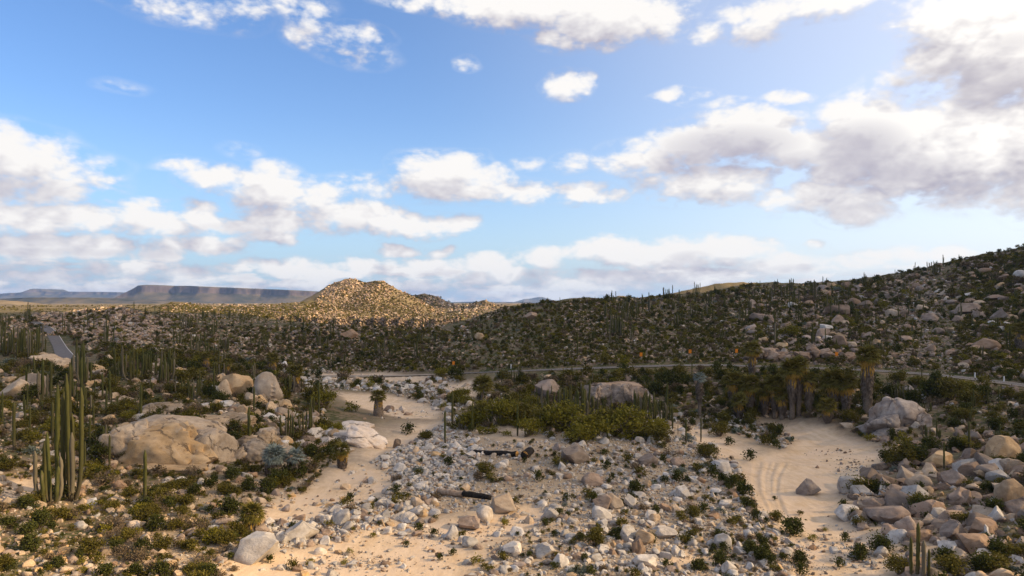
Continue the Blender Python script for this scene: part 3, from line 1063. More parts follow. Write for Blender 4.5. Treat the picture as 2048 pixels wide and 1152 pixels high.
class Geo:
    def __init__(s):
        s.v, s.f, s.mi = [], [], []

    def quad(s, a, b, c, d, mi=0):
        k = len(s.v)
        s.v += [a, b, c, d]
        s.f.append((k, k + 1, k + 2, k + 3))
        s.mi.append(mi)

    def tri(s, a, b, c, mi=0):
        k = len(s.v)
        s.v += [a, b, c]
        s.f.append((k, k + 1, k + 2))
        s.mi.append(mi)

    def tube(s, pts, rads, seg=6, mi=0, cap=True):
        k = len(s.v)
        pts = [Vector(p) for p in pts]
        for i, p in enumerate(pts):
            t = (pts[min(i + 1, len(pts) - 1)] - pts[max(i - 1, 0)]).normalized()
            a = t.orthogonal().normalized() if abs(t.z) < .98 else Vector((1, 0, 0))
            b = t.cross(a).normalized()
            a = b.cross(t).normalized()
            rr = rads[i]
            for j in range(seg):
                an = 2 * math.pi * j / seg
                q = rr[j % len(rr)] if isinstance(rr, (tuple, list)) else rr
                s.v.append(p + (a * math.cos(an) + b * math.sin(an)) * q)
        for i in range(len(pts) - 1):
            for j in range(seg):
                s.f.append((k + i * seg + j, k + i * seg + (j + 1) % seg, k + (i + 1) * seg + (j + 1) % seg, k + (i + 1) * seg + j))
                s.mi.append(mi)
        if cap:
            e = k + (len(pts) - 1) * seg
            s.f.append(tuple(e + j for j in range(seg)))
            s.mi.append(mi)
            s.f.append(tuple(k + j for j in reversed(range(seg))))
            s.mi.append(mi)

    def mesh(s, name, mats, smooth_=False):
        me = mesh(name, s.v, s.f, mats, smooth_)
        me.polygons.foreach_set('material_index', s.mi)
        return me


def leaf(g, r, p, L, W, up=.3, mi=0):
    d = Vector(r.normal(size=3))
    d.z += up
    d.normalize()
    w = d.cross(Vector(r.normal(size=3))).normalized() * W
    g.quad(p, p + d * L * .5 + w, p + d * L, p + d * L * .5 - w, mi)


def shrub_geo(seed, n, L, form, g=None, gt=None):
    """Leaves gathered round the tips of many twigs, unit radius; returns leaves, twigs."""
    r = np.random.default_rng(seed)
    g, gt = g or Geo(), gt or Geo()
    nc = {'dome': 26, 'upright': 18, 'dry': 30, 'low': 22}[form]
    hgt_ = {'dome': 1.15, 'upright': 1.5, 'dry': .95, 'low': .62}[form]
    tips = []
    lob = [(r.uniform(0, 6.28), r.uniform(.6, 1.1)) for _ in range(5)]
    for _ in range(nc):
        a = r.uniform(0, 2 * math.pi)
        rad = math.sqrt(r.uniform(.02, 1)) * .82
        rad *= max(w * (.55 + .45 * math.cos(a - q)) for q, w in lob) * 1.05
        top = hgt_ * math.sqrt(max(.05, 1 - rad * rad)) * r.uniform(.7, 1.08)
        if form == 'upright':
            p = Vector((math.cos(a) * rad * .75, math.sin(a) * rad * .75, top))
        else:
            p = Vector((math.cos(a) * rad, math.sin(a) * rad, top * r.uniform(.45, 1.0) if r.random() < .5 else top))
        tips.append(p)
        b = Vector((p.x * .15, p.y * .15, -.08))
        mid = Vector((p.x * .55, p.y * .55, p.z * .45)) + Vector(r.normal(size=3)) * .05
        gt.tube([b, mid, p], [.035, .022, .008], 3, 0, False)
        if form == 'dry':
            for _k in range(3):
                e = mid.lerp(p, r.uniform(.2, .9))
                gt.tube([e, e + Vector(r.normal(size=3)) * .22 + Vector((0, 0, .12))], [.012, .004], 3, 0, False)
    per = max(1, n // nc)
    for p in tips:
        sg = r.uniform(.12, .24)
        for _ in range(per):
            q = p + Vector((r.normal() * sg, r.normal() * sg, r.normal() * sg * .75 - .04))
            if form == 'upright':
                q.z -= abs(r.normal()) * .45
                q.z = max(q.z, .02)
            leaf(g, r, q, L * r.uniform(.6, 1.3), L * r.uniform(.2, .36), .9 if form == 'upright' else .25)
    return g, gt


def rosette_geo(seed, n=46):
    r = np.random.default_rng(seed)
    g = Geo()
    for i in range(n):
        a, e = r.uniform(0, 6.28), r.uniform(.05, 1.35)
        d = Vector((math.cos(a) * math.cos(e), math.sin(a) * math.cos(e), math.sin(e)))
        sd_ = Vector((-math.sin(a), math.cos(a), 0)) * .055
        Lr = r.uniform(.75, 1.05)
        p0, p1, p2 = d * .05, d * Lr * .55 + Vector((0, 0, .03)), d * Lr - Vector((0, 0, .1 * math.cos(e)))
        g.quad(p0 - sd_ * .6, p0 + sd_ * .6, p1 + sd_, p1 - sd_)
        g.tri(p1 - sd_, p1 + sd_, p2)
    return g


# ------------------------------------------------------------------ scatter bookkeeping
LANDMARKS = []


def mark(phrase, u, v):
    LANDMARKS.append((phrase, u, v))


def world_px(p):
    return 1024 + p[0] / p[1] * F, V0 - (p[2] - CZ) / p[1] * F


def in_poly(poly, u, v):
    return poly_dist(poly, u, v) < 0


def sample_poly(poly, n):
    a = np.array(poly, float)
    lo, hi = a.min(0), a.max(0)
    U = np.zeros(0)
    Vv = np.zeros(0)
    while len(U) < n:
        u, v = rng.uniform(lo[0], hi[0], n * 2), rng.uniform(lo[1], hi[1], n * 2)
        k = in_poly(poly, u, v)
        U, Vv = np.append(U, u[k]), np.append(Vv, v[k])
    return U[:n], Vv[:n]


def scatter(zones, clump_seed=0):
    """zones: polygon, count, smallest, largest (photo px across), power, kinds {name: weight}, patchiness -> record arrays"""
    recs = []
    for poly, n, s0, s1, al, kinds, patch in zones:
        u, v = sample_poly(poly, n)
        P = ground_at(u, v)
        ok = ~np.isnan(P[:, 0])
        P = P[ok]
        Y = P[:, 1]
        sdp = bil(sd, P[:, 0], Y)
        keep = ((bil(sand, P[:, 0], Y) < .45) | (rng.random(len(Y)) < .35 * np.exp(np.clip(sdp, -20, 0) / 1.4))) & (bil(road_flat, P[:, 0], Y) < (.75 if clump_seed == 2 else .35))
        if patch:
            wl = np.clip(Y * .13, 4, 48)
            nz = vnoise(P[:, 0] / wl + clump_seed * 7.7, Y / wl * .7, clump_seed) * .65 + vnoise(P[:, 0] / wl * 2.7, Y / wl * 2, clump_seed + 3) * .35
            keep &= rng.random(len(Y)) < np.clip((nz - .5) * 2.4 * patch + .62, .06, 1)
        P = P[keep]
        m_ = len(P)
        s = np.minimum(s0 * (1 - rng.random(m_)) ** (-1 / al), s1 * rng.uniform(.7, 1, m_))
        names = list(kinds)
        w = np.array([kinds[k] for k in names], float)
        kd = rng.choice(len(names), m_, p=w / w.sum())
        for i in range(m_):
            recs.append([P[i, 0], P[i, 1], P[i, 2], s[i], names[kd[i]]])
    return recs


ORD = 'first second third fourth fifth sixth seventh eighth ninth tenth eleventh twelfth thirteenth fourteenth fifteenth sixteenth seventeenth eighteenth nineteenth twentieth'.split()


def ordinal(k):
    return ORD[k] if k < 20 else f'{k + 1}th'


def write_labels(items):
    """items: (object, u, v, description). Each is placed on the way from its nearest landmark to another."""
    by = {}
    for o, u, v, desc in items:
        ds = sorted((math.hypot(u - a, v - b), i) for i, (ph, a, b) in enumerate(LANDMARKS))
        A = ds[0][1]
        au, av = LANDMARKS[A][1:]
        B = None
        for d, i in ds[1:]:
            bu, bv = LANDMARKS[i][1] - au, LANDMARKS[i][2] - av
            c = (bu * (u - au) + bv * (v - av)) / (math.hypot(bu, bv) * math.hypot(u - au, v - av) + 1e-6)
            if c > .6 and LANDMARKS[i][0] != LANDMARKS[A][0]:
                B = i
                break
        by.setdefault((desc, A, B), []).append((ds[0][0], o))
    for (desc, A, B), lst in by.items():
        lst.sort(key=lambda t: t[0])
        for k, (d, o) in enumerate(lst):
            t = f'{desc}, {ordinal(k)} out from {LANDMARKS[A][0]}'
            t += f' towards {LANDMARKS[B][0]}' if B is not None else ' towards the picture edge'
            o['label'] = t


def in_frame(q):
    u, v = world_px(q)
    return 0 < u < 2048 and v < 1158


def size_word(s):
    return 'huge' if s > 60 else 'large' if s > 32 else 'mid-sized' if s > 20 else 'small'


def gn_stuff(name, variants, pos, rot, scl, var):
    """One object of countless pieces: instances of the variant meshes on points."""
    coll = bpy.data.collections.new(name + '_pieces')
    for i, me in enumerate(variants):
        o = bpy.data.objects.new(f'piece_{name}_{i:03d}', me)
        coll.objects.link(o)
    me = bpy.data.meshes.new(name)
    me.vertices.add(len(pos))
    me.vertices.foreach_set('co', np.asarray(pos, np.float32).ravel())
    for nm, arr in (('rot', rot), ('scl', scl)):
        a = me.attributes.new(nm, 'FLOAT_VECTOR', 'POINT')
        a.data.foreach_set('vector', np.asarray(arr, np.float32).ravel())
    a = me.attributes.new('var', 'INT', 'POINT')
    a.data.foreach_set('value', np.asarray(var, np.int32))
    o = link(name, me)
    g = bpy.data.node_groups.new(name, 'GeometryNodeTree')
    g.interface.new_socket('Geometry', in_out='INPUT', socket_type='NodeSocketGeometry')
    g.interface.new_socket('Geometry', in_out='OUTPUT', socket_type='NodeSocketGeometry')
    N, Lk = g.nodes, g.links
    gi, go = N.new('NodeGroupInput'), N.new('NodeGroupOutput')
    ip, ci = N.new('GeometryNodeInstanceOnPoints'), N.new('GeometryNodeCollectionInfo')
    ci.inputs['Collection'].default_value = coll
    ci.inputs['Separate Children'].default_value = True
    ci.inputs['Reset Children'].default_value = True

    def na(nm, t):
        q = N.new('GeometryNodeInputNamedAttribute')
        q.data_type = t
        q.inputs['Name'].default_value = nm
        return q.outputs['Attribute']
    e = N.new('FunctionNodeEulerToRotation')
    Lk.new(na('rot', 'FLOAT_VECTOR'), e.inputs[0])
    Lk.new(gi.outputs[0], ip.inputs['Points'])
    Lk.new(ci.outputs[0], ip.inputs['Instance'])
    ip.inputs['Pick Instance'].default_value = True
    Lk.new(na('var', 'INT'), ip.inputs['Instance Index'])
    Lk.new(e.outputs[0], ip.inputs['Rotation'])
    Lk.new(na('scl', 'FLOAT_VECTOR'), ip.inputs['Scale'])
    Lk.new(ip.outputs[0], go.inputs[0])
    md = o.modifiers.new('scatter', 'NODES')
    md.node_group = g
    return tag(o, kind='stuff')


# ------------------------------------------------------------------ outcrops and boulders one can name
def rock_group(base, label, cat, parts, mat, part_name='lobe', group=None, phrase=None, pl=9, rg=.17, lo_=.5, bx=0, sub=5):
    """An outcrop of several bulging lobes. parts: u, v (centre), half w, half h (photo px), depth Y, depth radius m, seed, [tilt]"""
    Y0 = parts[0][4]
    u0, v0 = np.mean([p[0] for p in parts]), max(p[1] + p[3] for p in parts)
    root = link(base, None, loc=((u0 - 1024) / F * Y0, Y0, CZ - (v0 - V0) / F * Y0))
    tag(root, label, cat, group)
    for p in parts:
        u, v, hw_, hh, Y, ry, sd_ = p[:7]
        tilt = p[7] if len(p) > 7 else 0
        loc = Vector(((u - 1024) / F * Y, Y, CZ - (v - V0) / F * Y)) - root.location
        me = rock_mesh(part_name, sd_, sub, mat, 60 if sub == 5 else 35, planes=pl, rough=rg, lo=lo_, hi=.92, cracks=2, box=bx)
        link(part_name, me, root, loc, (0, tilt, random.uniform(-.3, .3)), (hw_ * Y / F, ry, hh * Y / F))
    if phrase:
        mark(phrase, u0, np.mean([p[1] for p in parts]))
    return root


rock_group('rock_outcrop', 'big rounded tan granite outcrop cracked into bulging lobes beside the wash', 'rock outcrop', [
    (352, 906, 104, 62, 80, 4.2, 101, .05), (270, 902, 44, 58, 79.5, 3.0, 103, -.25), (425, 902, 48, 46, 81, 3.0, 102, .5), (300, 858, 62, 26, 84, 3.4, 105, -.15), (385, 862, 64, 26, 85, 3.2, 106, .2),
    (330, 940, 92, 18, 76.5, 2.0, 107), (256, 872, 30, 26, 82, 2.2, 104), (400, 944, 60, 16, 77.5, 2, 109, .1)], SLAB_TAN, pl=10, rg=.13, lo_=.52, bx=.35, phrase='the cracked outcrop')
rock_group('rock_outcrop', 'low pale tan rock slab lying above the big cracked outcrop', 'rock outcrop', [
    (310, 822, 50, 17, 97, 3.2, 111, -.25), (420, 848, 60, 18, 94, 3.0, 112), (470, 842, 50, 16, 96, 3, 113)], SLAB_TAN)
rock_group('rock_outcrop', 'smooth white rock slab sloping down to the sandy wash', 'rock outcrop', [
    (690, 876, 76, 21, 99, 4.5, 121, .12), (735, 880, 46, 22, 96, 3.4, 122, .3), (650, 892, 40, 18, 94, 3, 123), (672, 905, 34, 14, 91, 2.4, 124), (705, 858, 40, 14, 105, 3, 125)], SLAB_WHITE, phrase='the white slab')
rock_group('rock_outcrop', 'tan and white split outcrop between the cracked outcrop and the blue palms', 'rock outcrop', [
    (478, 916, 34, 28, 82, 1.9, 131), (512, 905, 34, 26, 83, 1.9, 132, .3), (500, 888, 30, 16, 86, 1.6, 133), (540, 885, 28, 22, 88, 2.0, 134, .4), (560, 905, 26, 18, 86, 1.6, 135)], SLAB_TAN)
rock_group('rock_outcrop', 'sheer pinkish grey cliff of bare rock under the road terrace', 'rock outcrop', [
    (1206, 798, 30, 32, 131, 2.4, 1411, -.05), (1240, 800, 30, 34, 130.5, 2.2, 1412, .04), (1268, 803, 26, 33, 130, 2.2, 1413, .1), (1291, 806, 15, 28, 130.5, 2, 1414), (1184, 794, 17, 24, 131, 2, 1420), (1232, 775, 56, 11, 134, 3, 1421)], SLAB_PINK, pl=12, rg=.20, lo_=.42, bx=.8, phrase='the cliff')
rock_group('rock_outcrop', 'weathered whitish grey cut rock bank at the bend of the sandy wash', 'rock outcrop', [
    (1798, 842, 50, 46, 101, 3.2, 151, .2), (1762, 858, 40, 30, 99, 2.6, 152, -.5), (1830, 855, 30, 34, 99, 2.6, 153), (1788, 872, 50, 18, 97, 2, 154)], SLAB_GREY, pl=13, rg=.16, lo_=.35, phrase='the grey bank')
_r = np.random.default_rng(12)
rock_group('rock_outcrop', 'bare broken rock wall standing over the road behind the tall palms', 'rock outcrop', [
    (1500 + 9.5 * k, 713 - 5 * math.sin(k * .55) + _r.uniform(-4, 4), _r.uniform(9, 17), _r.uniform(7, 13), 151.5 - k * .12 + _r.uniform(-.5, 1), _r.uniform(1, 2), 1600 + k, _r.uniform(-.5, .5)) for k in range(22)], ROCKS['pinkish'], pl=12, rg=.10, lo_=.42, bx=.7, sub=4, phrase='the road cutting')
rock_group('rock_outcrop', 'orange tan rock dome among cactus stems below the highway', 'rock outcrop', [
    (100, 722, 36, 14, 150, 3, 171, .2), (128, 730, 18, 14, 146, 2, 172, .5), (85, 713, 26, 9, 163, 2, 173), (195, 742, 26, 10, 142, 2, 174, .3), (180, 750, 18, 8, 140, 2, 175)], ROCKS['tan'], phrase='the orange dome')

HAND = [  # u, v centre, half w, half h, tone, label, landmark phrase
    (473, 774, 31, 27, 'tan', 'round tan boulder split by a crack, paired with a taller rounded one', 'the split boulder'),
    (537, 776, 29, 30, 'tan', 'tall rounded tan boulder standing beside the split round one', None),
    (500, 798, 15, 13, 'tan', 'wedge-shaped tan rock leaning below the split round boulder', None),
    (450, 782, 16, 22, 'tan', 'narrow tan boulder leaning against the split round boulder', None),
    (62, 772, 30, 24, 'tan', 'large smooth tan boulder behind three cactus stems', 'the smooth boulder'),
    (30, 782, 26, 22, 'tan', 'pale boulder with a dark cleft beside the smooth tan boulder', None),
    (1096, 780, 25, 19, 'pinkish', 'big angular pinkish block with a flat sloping top beside the cliff', 'the angular block'),
    (1615, 974, 23, 18, 'dark brown', 'pyramid-shaped brown rock alone on the sand of the wash', 'the pyramid rock'),
    (793, 888, 8, 10, 'dark brown', 'small dark standing stone on the pale cobbles below the white slab', 'the standing stone'),
    (1150, 910, 28, 19, 'dark brown', 'dark scorched boulder with a pale broken side near the charred log', 'the scorched boulder'),
    (518, 1098, 40, 28, 'pale grey', 'big blunt whitish boulder at the edge of the pale sand', 'the blunt boulder'),
    (604, 1062, 32, 20, 'pale grey', 'flat-sided cream boulder like a tent behind the big blunt one', None),
    (683, 1037, 18, 17, 'pale grey', 'upright white block among grey stones beside the sandy wash', 'the white block'),
    (652, 1040, 12, 12, 'pale grey', 'grey stone touching the upright white block', None),
    (1006, 1006, 28, 17, 'tan', 'cream and pink boulder at the foot of the fallen pole', 'the cream boulder'),
    (940, 1046, 22, 14, 'pinkish', 'peach-coloured sloping boulder in the sand by a grey one', None),
    (968, 1030, 16, 17, 'pale grey', 'grey rounded boulder between the peach and the cream boulders', None),
    (905, 1066, 16, 15, 'pale grey', 'pointed grey boulder beside green tufts on the sand', None),
    (940, 1084, 16, 10, 'pale grey', 'low white oval stone alone on the pale sand', None),
    (1098, 1030, 16, 13, 'pale grey', 'white square block beside an olive tuft', None),
    (1205, 1026, 20, 12, 'pale grey', 'smooth whitish boulder below two pinkish brown ones', None),
    (1207, 1003, 23, 15, 'pinkish', 'pinkish brown slanted boulder above the smooth whitish one', None),
    (1230, 1003, 15, 17, 'tan', 'orange tan upright boulder leaning on a pinkish brown one', 'the orange boulder'),
    (1260, 1003, 12, 14, 'pale grey', 'white upright slab-like stone beside the orange tan boulder', None),
    (1290, 1074, 18, 14, 'tan', 'tan rounded boulder with a vertical crack near a dark bush', 'the tan boulder'),
    (1275, 1092, 15, 16, 'pinkish', 'upright pinkish boulder leaning on the cracked tan one', None),
    (1255, 1066, 18, 15, 'pale grey', 'white and dark boulder beside the cracked tan one', None),
    (1332, 1066, 22, 11, 'pale grey', 'smooth white egg-shaped boulder near the cracked tan boulder', None),
    (1290, 1122, 22, 13, 'pale grey', 'long pale rounded slab near the bottom of the gravel bar', None),
    (1090, 1102, 21, 13, 'pale grey', 'white and grey broad boulder near the grey-green yucca', None),
    (1025, 1098, 19, 11, 'pale grey', 'flat grey boulder on sand beside a broad white one', None),
    (1120, 1120, 15, 13, 'pale grey', 'steep grey stone just above the grey-green yucca', None),
    (1445, 1083, 17, 16, 'pale grey', 'rounded grey boulder with a green bush in its lee', None),
    (1455, 1135, 14, 14, 'pale grey', 'tilted grey block at the lower end of the gravel bar', None),
    (1185, 960, 22, 12, 'pinkish', 'pair-topped pinkish boulder in the middle of the gravel bar', None),
    (1295, 920, 19, 11, 'pinkish', 'pinkish grey angular boulder on the upper gravel bar', None),
    (1355, 925, 14, 10, 'pinkish', 'reddish rounded boulder beside a long pale one', None),
    (1440, 935, 20, 13, 'pale grey', 'cracked grey boulder at the sand edge under dark bushes', None),
    (1366, 985, 13, 13, 'pale grey', 'wedge-shaped whitish boulder above small dark pebbles', None),
    (1708, 970, 28, 19, 'pale grey', 'broad pale boulder at the top of the pile beside the wash', 'the boulder pile'),
    (1728, 985, 24, 14, 'pale grey', 'flat cream boulder under the tangle of roots', None),
    (1780, 984, 26, 12, 'pale grey', 'long blue-grey slab behind the tangle of roots', None),
    (1690, 1026, 24, 13, 'pale grey', 'grey wedge boulder at the foot of the pile on the sand', None),
    (1773, 1028, 34, 20, 'pinkish', 'big brown boulder with a flat pale face below the roots', 'the flat-faced boulder'),
    (1718, 1040, 15, 11, 'pale grey', 'triangular grey stone wedged at the foot of the pile', None),
    (1740, 1032, 14, 10, 'dark brown', 'shadowed grey stone between the wedge and the brown boulder', None),
    (1785, 1062, 24, 10, 'pinkish', 'low ribbed pinkish slab with three grooves beside the wash', None),
    (2000, 898, 32, 28, 'tan', 'great orange tan block standing over the boulder slope', 'the tan block'),
    (1880, 918, 28, 14, 'tan', 'long tan block behind a lone cactus stem', None),
    (1812, 932, 15, 14, 'dark brown', 'dark brown peaked boulder under the big bush', None),
    (2018, 985, 28, 28, 'tan', 'tall blunt tan boulder with a rounded top on the slope', 'the tall boulder'),
    (1962, 945, 19, 13, 'tan', 'tan boulder in the middle of the slope beneath the great block', None),
    (1950, 1090, 28, 21, 'pinkish', 'large pinkish boulder with a pale slanted top low on the slope', 'the pink boulder'),
    (1905, 1060, 27, 18, 'pinkish', 'brown shaded boulder beside a pale slanted one', None),
    (1965, 1055, 32, 18, 'pinkish', 'broad brownish boulder on the slope above the pale slanted one', None),
    (1880, 1030, 18, 14, 'pale grey', 'grey tilted boulder in the middle of the stone slope', None),
    (1762, 1104, 14, 10, 'pale grey', 'round white boulder between two green bushes near the cactus', None),
    (1895, 1100, 24, 15, 'pale grey', 'jagged blue-grey boulder behind the cactus trio', None),
    (1968, 690, 26, 13, 'pinkish', 'huge domed pinkish boulder split in two on the hillside', 'the hillside dome'),
    (1938, 618, 22, 12, 'pinkish', 'tall slab-sided boulder leaning on the rocky hillside', 'the leaning slab'),
    (1862, 637, 17, 11, 'pinkish', 'rounded brown boulder in front of the leaning hillside slab', None),
    (2005, 630, 20, 14, 'pinkish', 'pointed boulder with a bright top beside the leaning slab', None),
    (1985, 597, 16, 7, 'pinkish', 'boulders crest stone with pale top high on the hillside', None),
    (1645, 668, 18, 11, 'pinkish', 'blocky pale-topped boulder above the road cutting', 'the blocky boulder'),
    (1680, 684, 14, 13, 'pinkish', 'upright split boulder over the road cutting', None),
    (1675, 622, 22, 11, 'pinkish', 'long tilted boulder on the hillside above the palms', None),
    (1520, 636, 20, 8, 'pinkish', 'reddish flat boulder on the hillside above the road', None),
    (960, 674, 10, 8, 'tan', 'round tan boulder on the ridge before the sunlit hill', 'the round boulder'),
    (700, 668, 16, 9, 'pinkish', 'low pinkish ledge on the ridge before the sunlit hill', None),
    (485, 822, 12, 12, 'tan', 'orange-cheeked round boulder below the split boulder', None),
    (290, 1082, 12, 14, 'tan', 'upright tan stone among bushes on the bank', None),
    (272, 1052, 16, 9, 'tan', 'flat orange-edged stone beside grey rounded ones', None),
    (1060, 632, 14, 8, 'pinkish', 'reddish boulder on the skyline of the ridge', None),
]
HI = [rock_mesh('boulder', 300 + i, 4, None, 40, planes=[8, 11, 14, 9, 12, 8, 15, 10, 13, 11][i], rough=[.10, .05, .05, .08, .06, .10, .04, .06, .05, .08][i], lo=[.42, .36, .34, .42, .36, .5, .34, .4, .34, .36][i], hi=.78, cracks=[1, 0, 1, 0, 0, 2, 0, 1, 0, 0][i], box=[0, .8, .5, .9, 0, .6, .9, 0, .8, .4][i], taper=[0, .2, .3, .1, 0, .4, .2, .1, .5, 0][i]) for i in range(10)]
for me in HI:
    if not me.materials:
        me.materials.append(None)
n_boulder = 0


def boulder(me, tone, loc, rot, scl):
    o = link('boulder', me, None, loc, rot, scl)
    o.material_slots[0].link = 'OBJECT'
    o.material_slots[0].material = ROCKS[tone]
    return o


for i, (u, v, hw_, hh, tone, lab, ph) in enumerate(HAND):
    g = ground_at([u], [v + hh * .72])[0]
    if np.isnan(g[0]):
        continue
    Y = g[1]
    o = link('boulder', rock_mesh('boulder', 900 + i, 4, None, 28, planes=10 + i % 5, rough=.06, lo=.5, hi=.9, cracks=i % 2, box=.0 if any(w in lab for w in ('round', 'oval', 'egg', 'dome')) else .85, taper=.8 if any(w in lab for w in ('pyramid', 'peaked', 'tent', 'triang', 'pointed')) else .25), None,
             ((u - 1024) / F * Y, Y, CZ - (v - V0) / F * Y), (random.uniform(-.1, .1), random.uniform(-.15, .15), random.uniform(-.4, .4)),
             (hw_ * 1.06 * Y / F, hw_ * .9 * Y / F, hh * 1.08 * Y / F))
    o.material_slots[0].link = 'OBJECT'
    o.material_slots[0].material = ROCKS[tone]
    tag(o, lab, 'boulder', 'boulders strewn over the valley')
    n_boulder += 1
    if ph:
        mark(ph, u, v)
# the pyramid rock, an honest wedge
# ------------------------------------------------------------------ driftwood
def log(base, label, A, B, ra, rb, mat, cut=None, Yadd=0, sides=9, lift=.6, phrase=None):
    a, b = gp(*A), gp(*B)
    a.z += ra * lift
    b.z += rb * lift
    root = link(base, None, loc=a)
    tag(root, label, 'log')
    g = Geo()
    n_ = 8
    r_ = np.random.default_rng(int(A[0]))
    pts = [a.lerp(b, i / n_) - a + Vector(r_.normal(size=3)) * ra * .10 for i in range(n_ + 1)]
    rad = [[(ra + (rb - ra) * i / n_) * r_.uniform(.85, 1.12) for _ in range(sides)] for i in range(n_ + 1)]
    g.tube(pts, rad, sides)
    link('trunk', g.mesh('trunk', [mat], True), root)
    if cut:
        e = b if cut == 'B' else a
        d = ((b - a) if cut == 'B' else (a - b)).normalized()
        g = Geo()
        rr = rb if cut == 'B' else ra
        g.tube([e - a - d * .02, e - a + d * .05], [rr * .96, rr * .93], 12)
        link('cut_face', g.mesh('cut_face', [WOOD]), root)
    if phrase:
        mark(phrase, (A[0] + B[0]) / 2, (A[1] + B[1]) / 2)
    return root


log('fallen_log', 'thick charred log lying on stones with an orange sawn end', (948, 908), (1034, 913), .34, .42, CHAR, 'B', phrase='the charred log')
log('fallen_log', 'short charred stump with a yellow sawn face beside the long charred log', (1062, 908), (1049, 917), .5, .5, CHAR, 'B', lift=.8)
log('fallen_log', 'long fallen palm pole, grey at one end and black at the other', (876, 990), (928, 996), .33, .30, DRIFT, 'A', lift=1.2, phrase='the fallen pole')
log('fallen_log', 'black burnt end of the fallen pole resting on the cream boulder', (926, 996), (982, 1003), .30, .26, CHAR, lift=1.5)
log('driftwood_stick', 'bleached tan driftwood stick propped on stones by the charred log', (1093, 917), (1122, 896), .09, .06, DRIFT, lift=2)
log('driftwood_stick', 'thin grey driftwood pole leaning under the grey skirted palm', (1400, 797), (1432, 822), .12, .08, DRIFT, lift=3)
log('driftwood_stick', 'dead leaning trunk on the slope among cactus columns', (172, 738), (178, 752), .2, .14, DRIFT, lift=3)

# tangle of roots on the boulder pile
a = gp(1745, 1005)
root = link('root_tangle', None, loc=a)
tag(root, 'brown tangle of dead roots heaped on the boulder pile beside the wash', 'root tangle')
mark('the root tangle', 1745, 990)
r_ = np.random.default_rng(5)
for k in range(46):
    g = Geo()
    p = Vector((r_.normal() * 1.1, r_.normal() * .7 - .8, abs(r_.normal()) * .5 + .5))
    d = Vector((r_.normal(), r_.normal() * .5, r_.normal() * .5 - .15)).normalized()
    L = r_.uniform(.5, 1.5)
    pts = [p]
    for q in range(4):
        d = (d + Vector(r_.normal(size=3)) * .35).normalized()
        pts.append(pts[-1] + d * L / 4)
    w = r_.uniform(.03, .11)
    g.tube(pts, [w, w * .9, w * .7, w * .5, w * .25], 5)
    link('root_limb', g.mesh('root_limb', [TRUNK if k % 3 else DRIFT], True), root)

# ------------------------------------------------------------------ roadside posts
def post(u, v, kind, label):
    g = gp(u, v)
    root = link('marker_post', None, loc=g)
    tag(root, label, 'marker post', 'marker posts along the road')
    G = Geo()
    if kind == 'white':
        G.tube([(0, 0, -.2), (0, 0, .9), (0, 0, 1.0)], [.10, .09, .04], 8)
        link('post', G.mesh('post', [WHITEP]), root)
    else:
        G.tube([(0, 0, -.2), (0, 0, 1.6)], [.04, .04], 6)
        link('post', G.mesh('post', [STEEL]), root)
        bm = bmesh.new()
        bmesh.ops.create_cube(bm, size=1)
        bmesh.ops.scale(bm, vec=(.62, .03, .86), verts=bm.verts)
        bmesh.ops.bevel(bm, geom=bm.edges[:], offset=.012, segments=1, affect='EDGES')
        me = bpy.data.meshes.new('panel')
        bm.to_mesh(me)
        bm.free()
        me.materials.append(ORANGE)
        link('panel', me, root, (0, -.06, 1.5))
    return root


for u, v, kd, lab in [(1950, 756, 'white', 'white marker post on the road edge, second from the pink skyline'), (2008, 764, 'white', 'white marker post where the road leaves the picture'),
                      (907, 738, 'o', 'orange roadside panel by the bush where the road meets the track'), (1282, 722, 'o', 'small orange roadside panel above the cliff'),
                      (1380, 716, 'o', 'orange roadside panel between the cliff and the tall palm'), (1473, 715, 'o', 'orange roadside panel behind the lone tall palm'),
                      (1673, 722, 'o', 'yellow-orange roadside panel near the big skirted palm'), (1022, 737, 'white', 'faint pale marker post on the road bend')]:
    post(u, v, kd, lab.replace(', second from the pink skyline', ' before the last one'))
mark('the white post', 1950, 756)
mark('the orange panel', 1282, 718)

# ------------------------------------------------------------------ palms
def frond_mesh(seed, mat, segs=11):
    r = np.random.default_rng(seed)
    g = Geo()
    g.tube([(0, 0, 0), (.28, 0, .03), (.52, 0, .0)], [.018, .014, .01], 4)
    base = Vector((.5, 0, 0))
    for i in range(segs):
        a = (i / (segs - 1) - .5) * 2 * 1.35
        d = Vector((math.cos(a), math.sin(a), .04 * (i % 2)))
        L = (.58 - .12 * abs(a)) * r.uniform(.9, 1.1)
        w = Vector((-math.sin(a), math.cos(a), .25 * (1 if i % 2 else -1))) * .052
        m1 = base + d * L * .5
        t = base + d * L - Vector((0, 0, .16 + .12 * r.random()))
        g.quad(base, m1 + w, t, m1 - w)
    return g.mesh('frond', [mat])


FR = {'green': [frond_mesh(i, PALM_LEAF) for i in range(3)], 'blue': [frond_mesh(i + 5, PALM_BLUE) for i in range(3)], 'dead': [frond_mesh(i + 9, PALM_DEAD) for i in range(3)]}


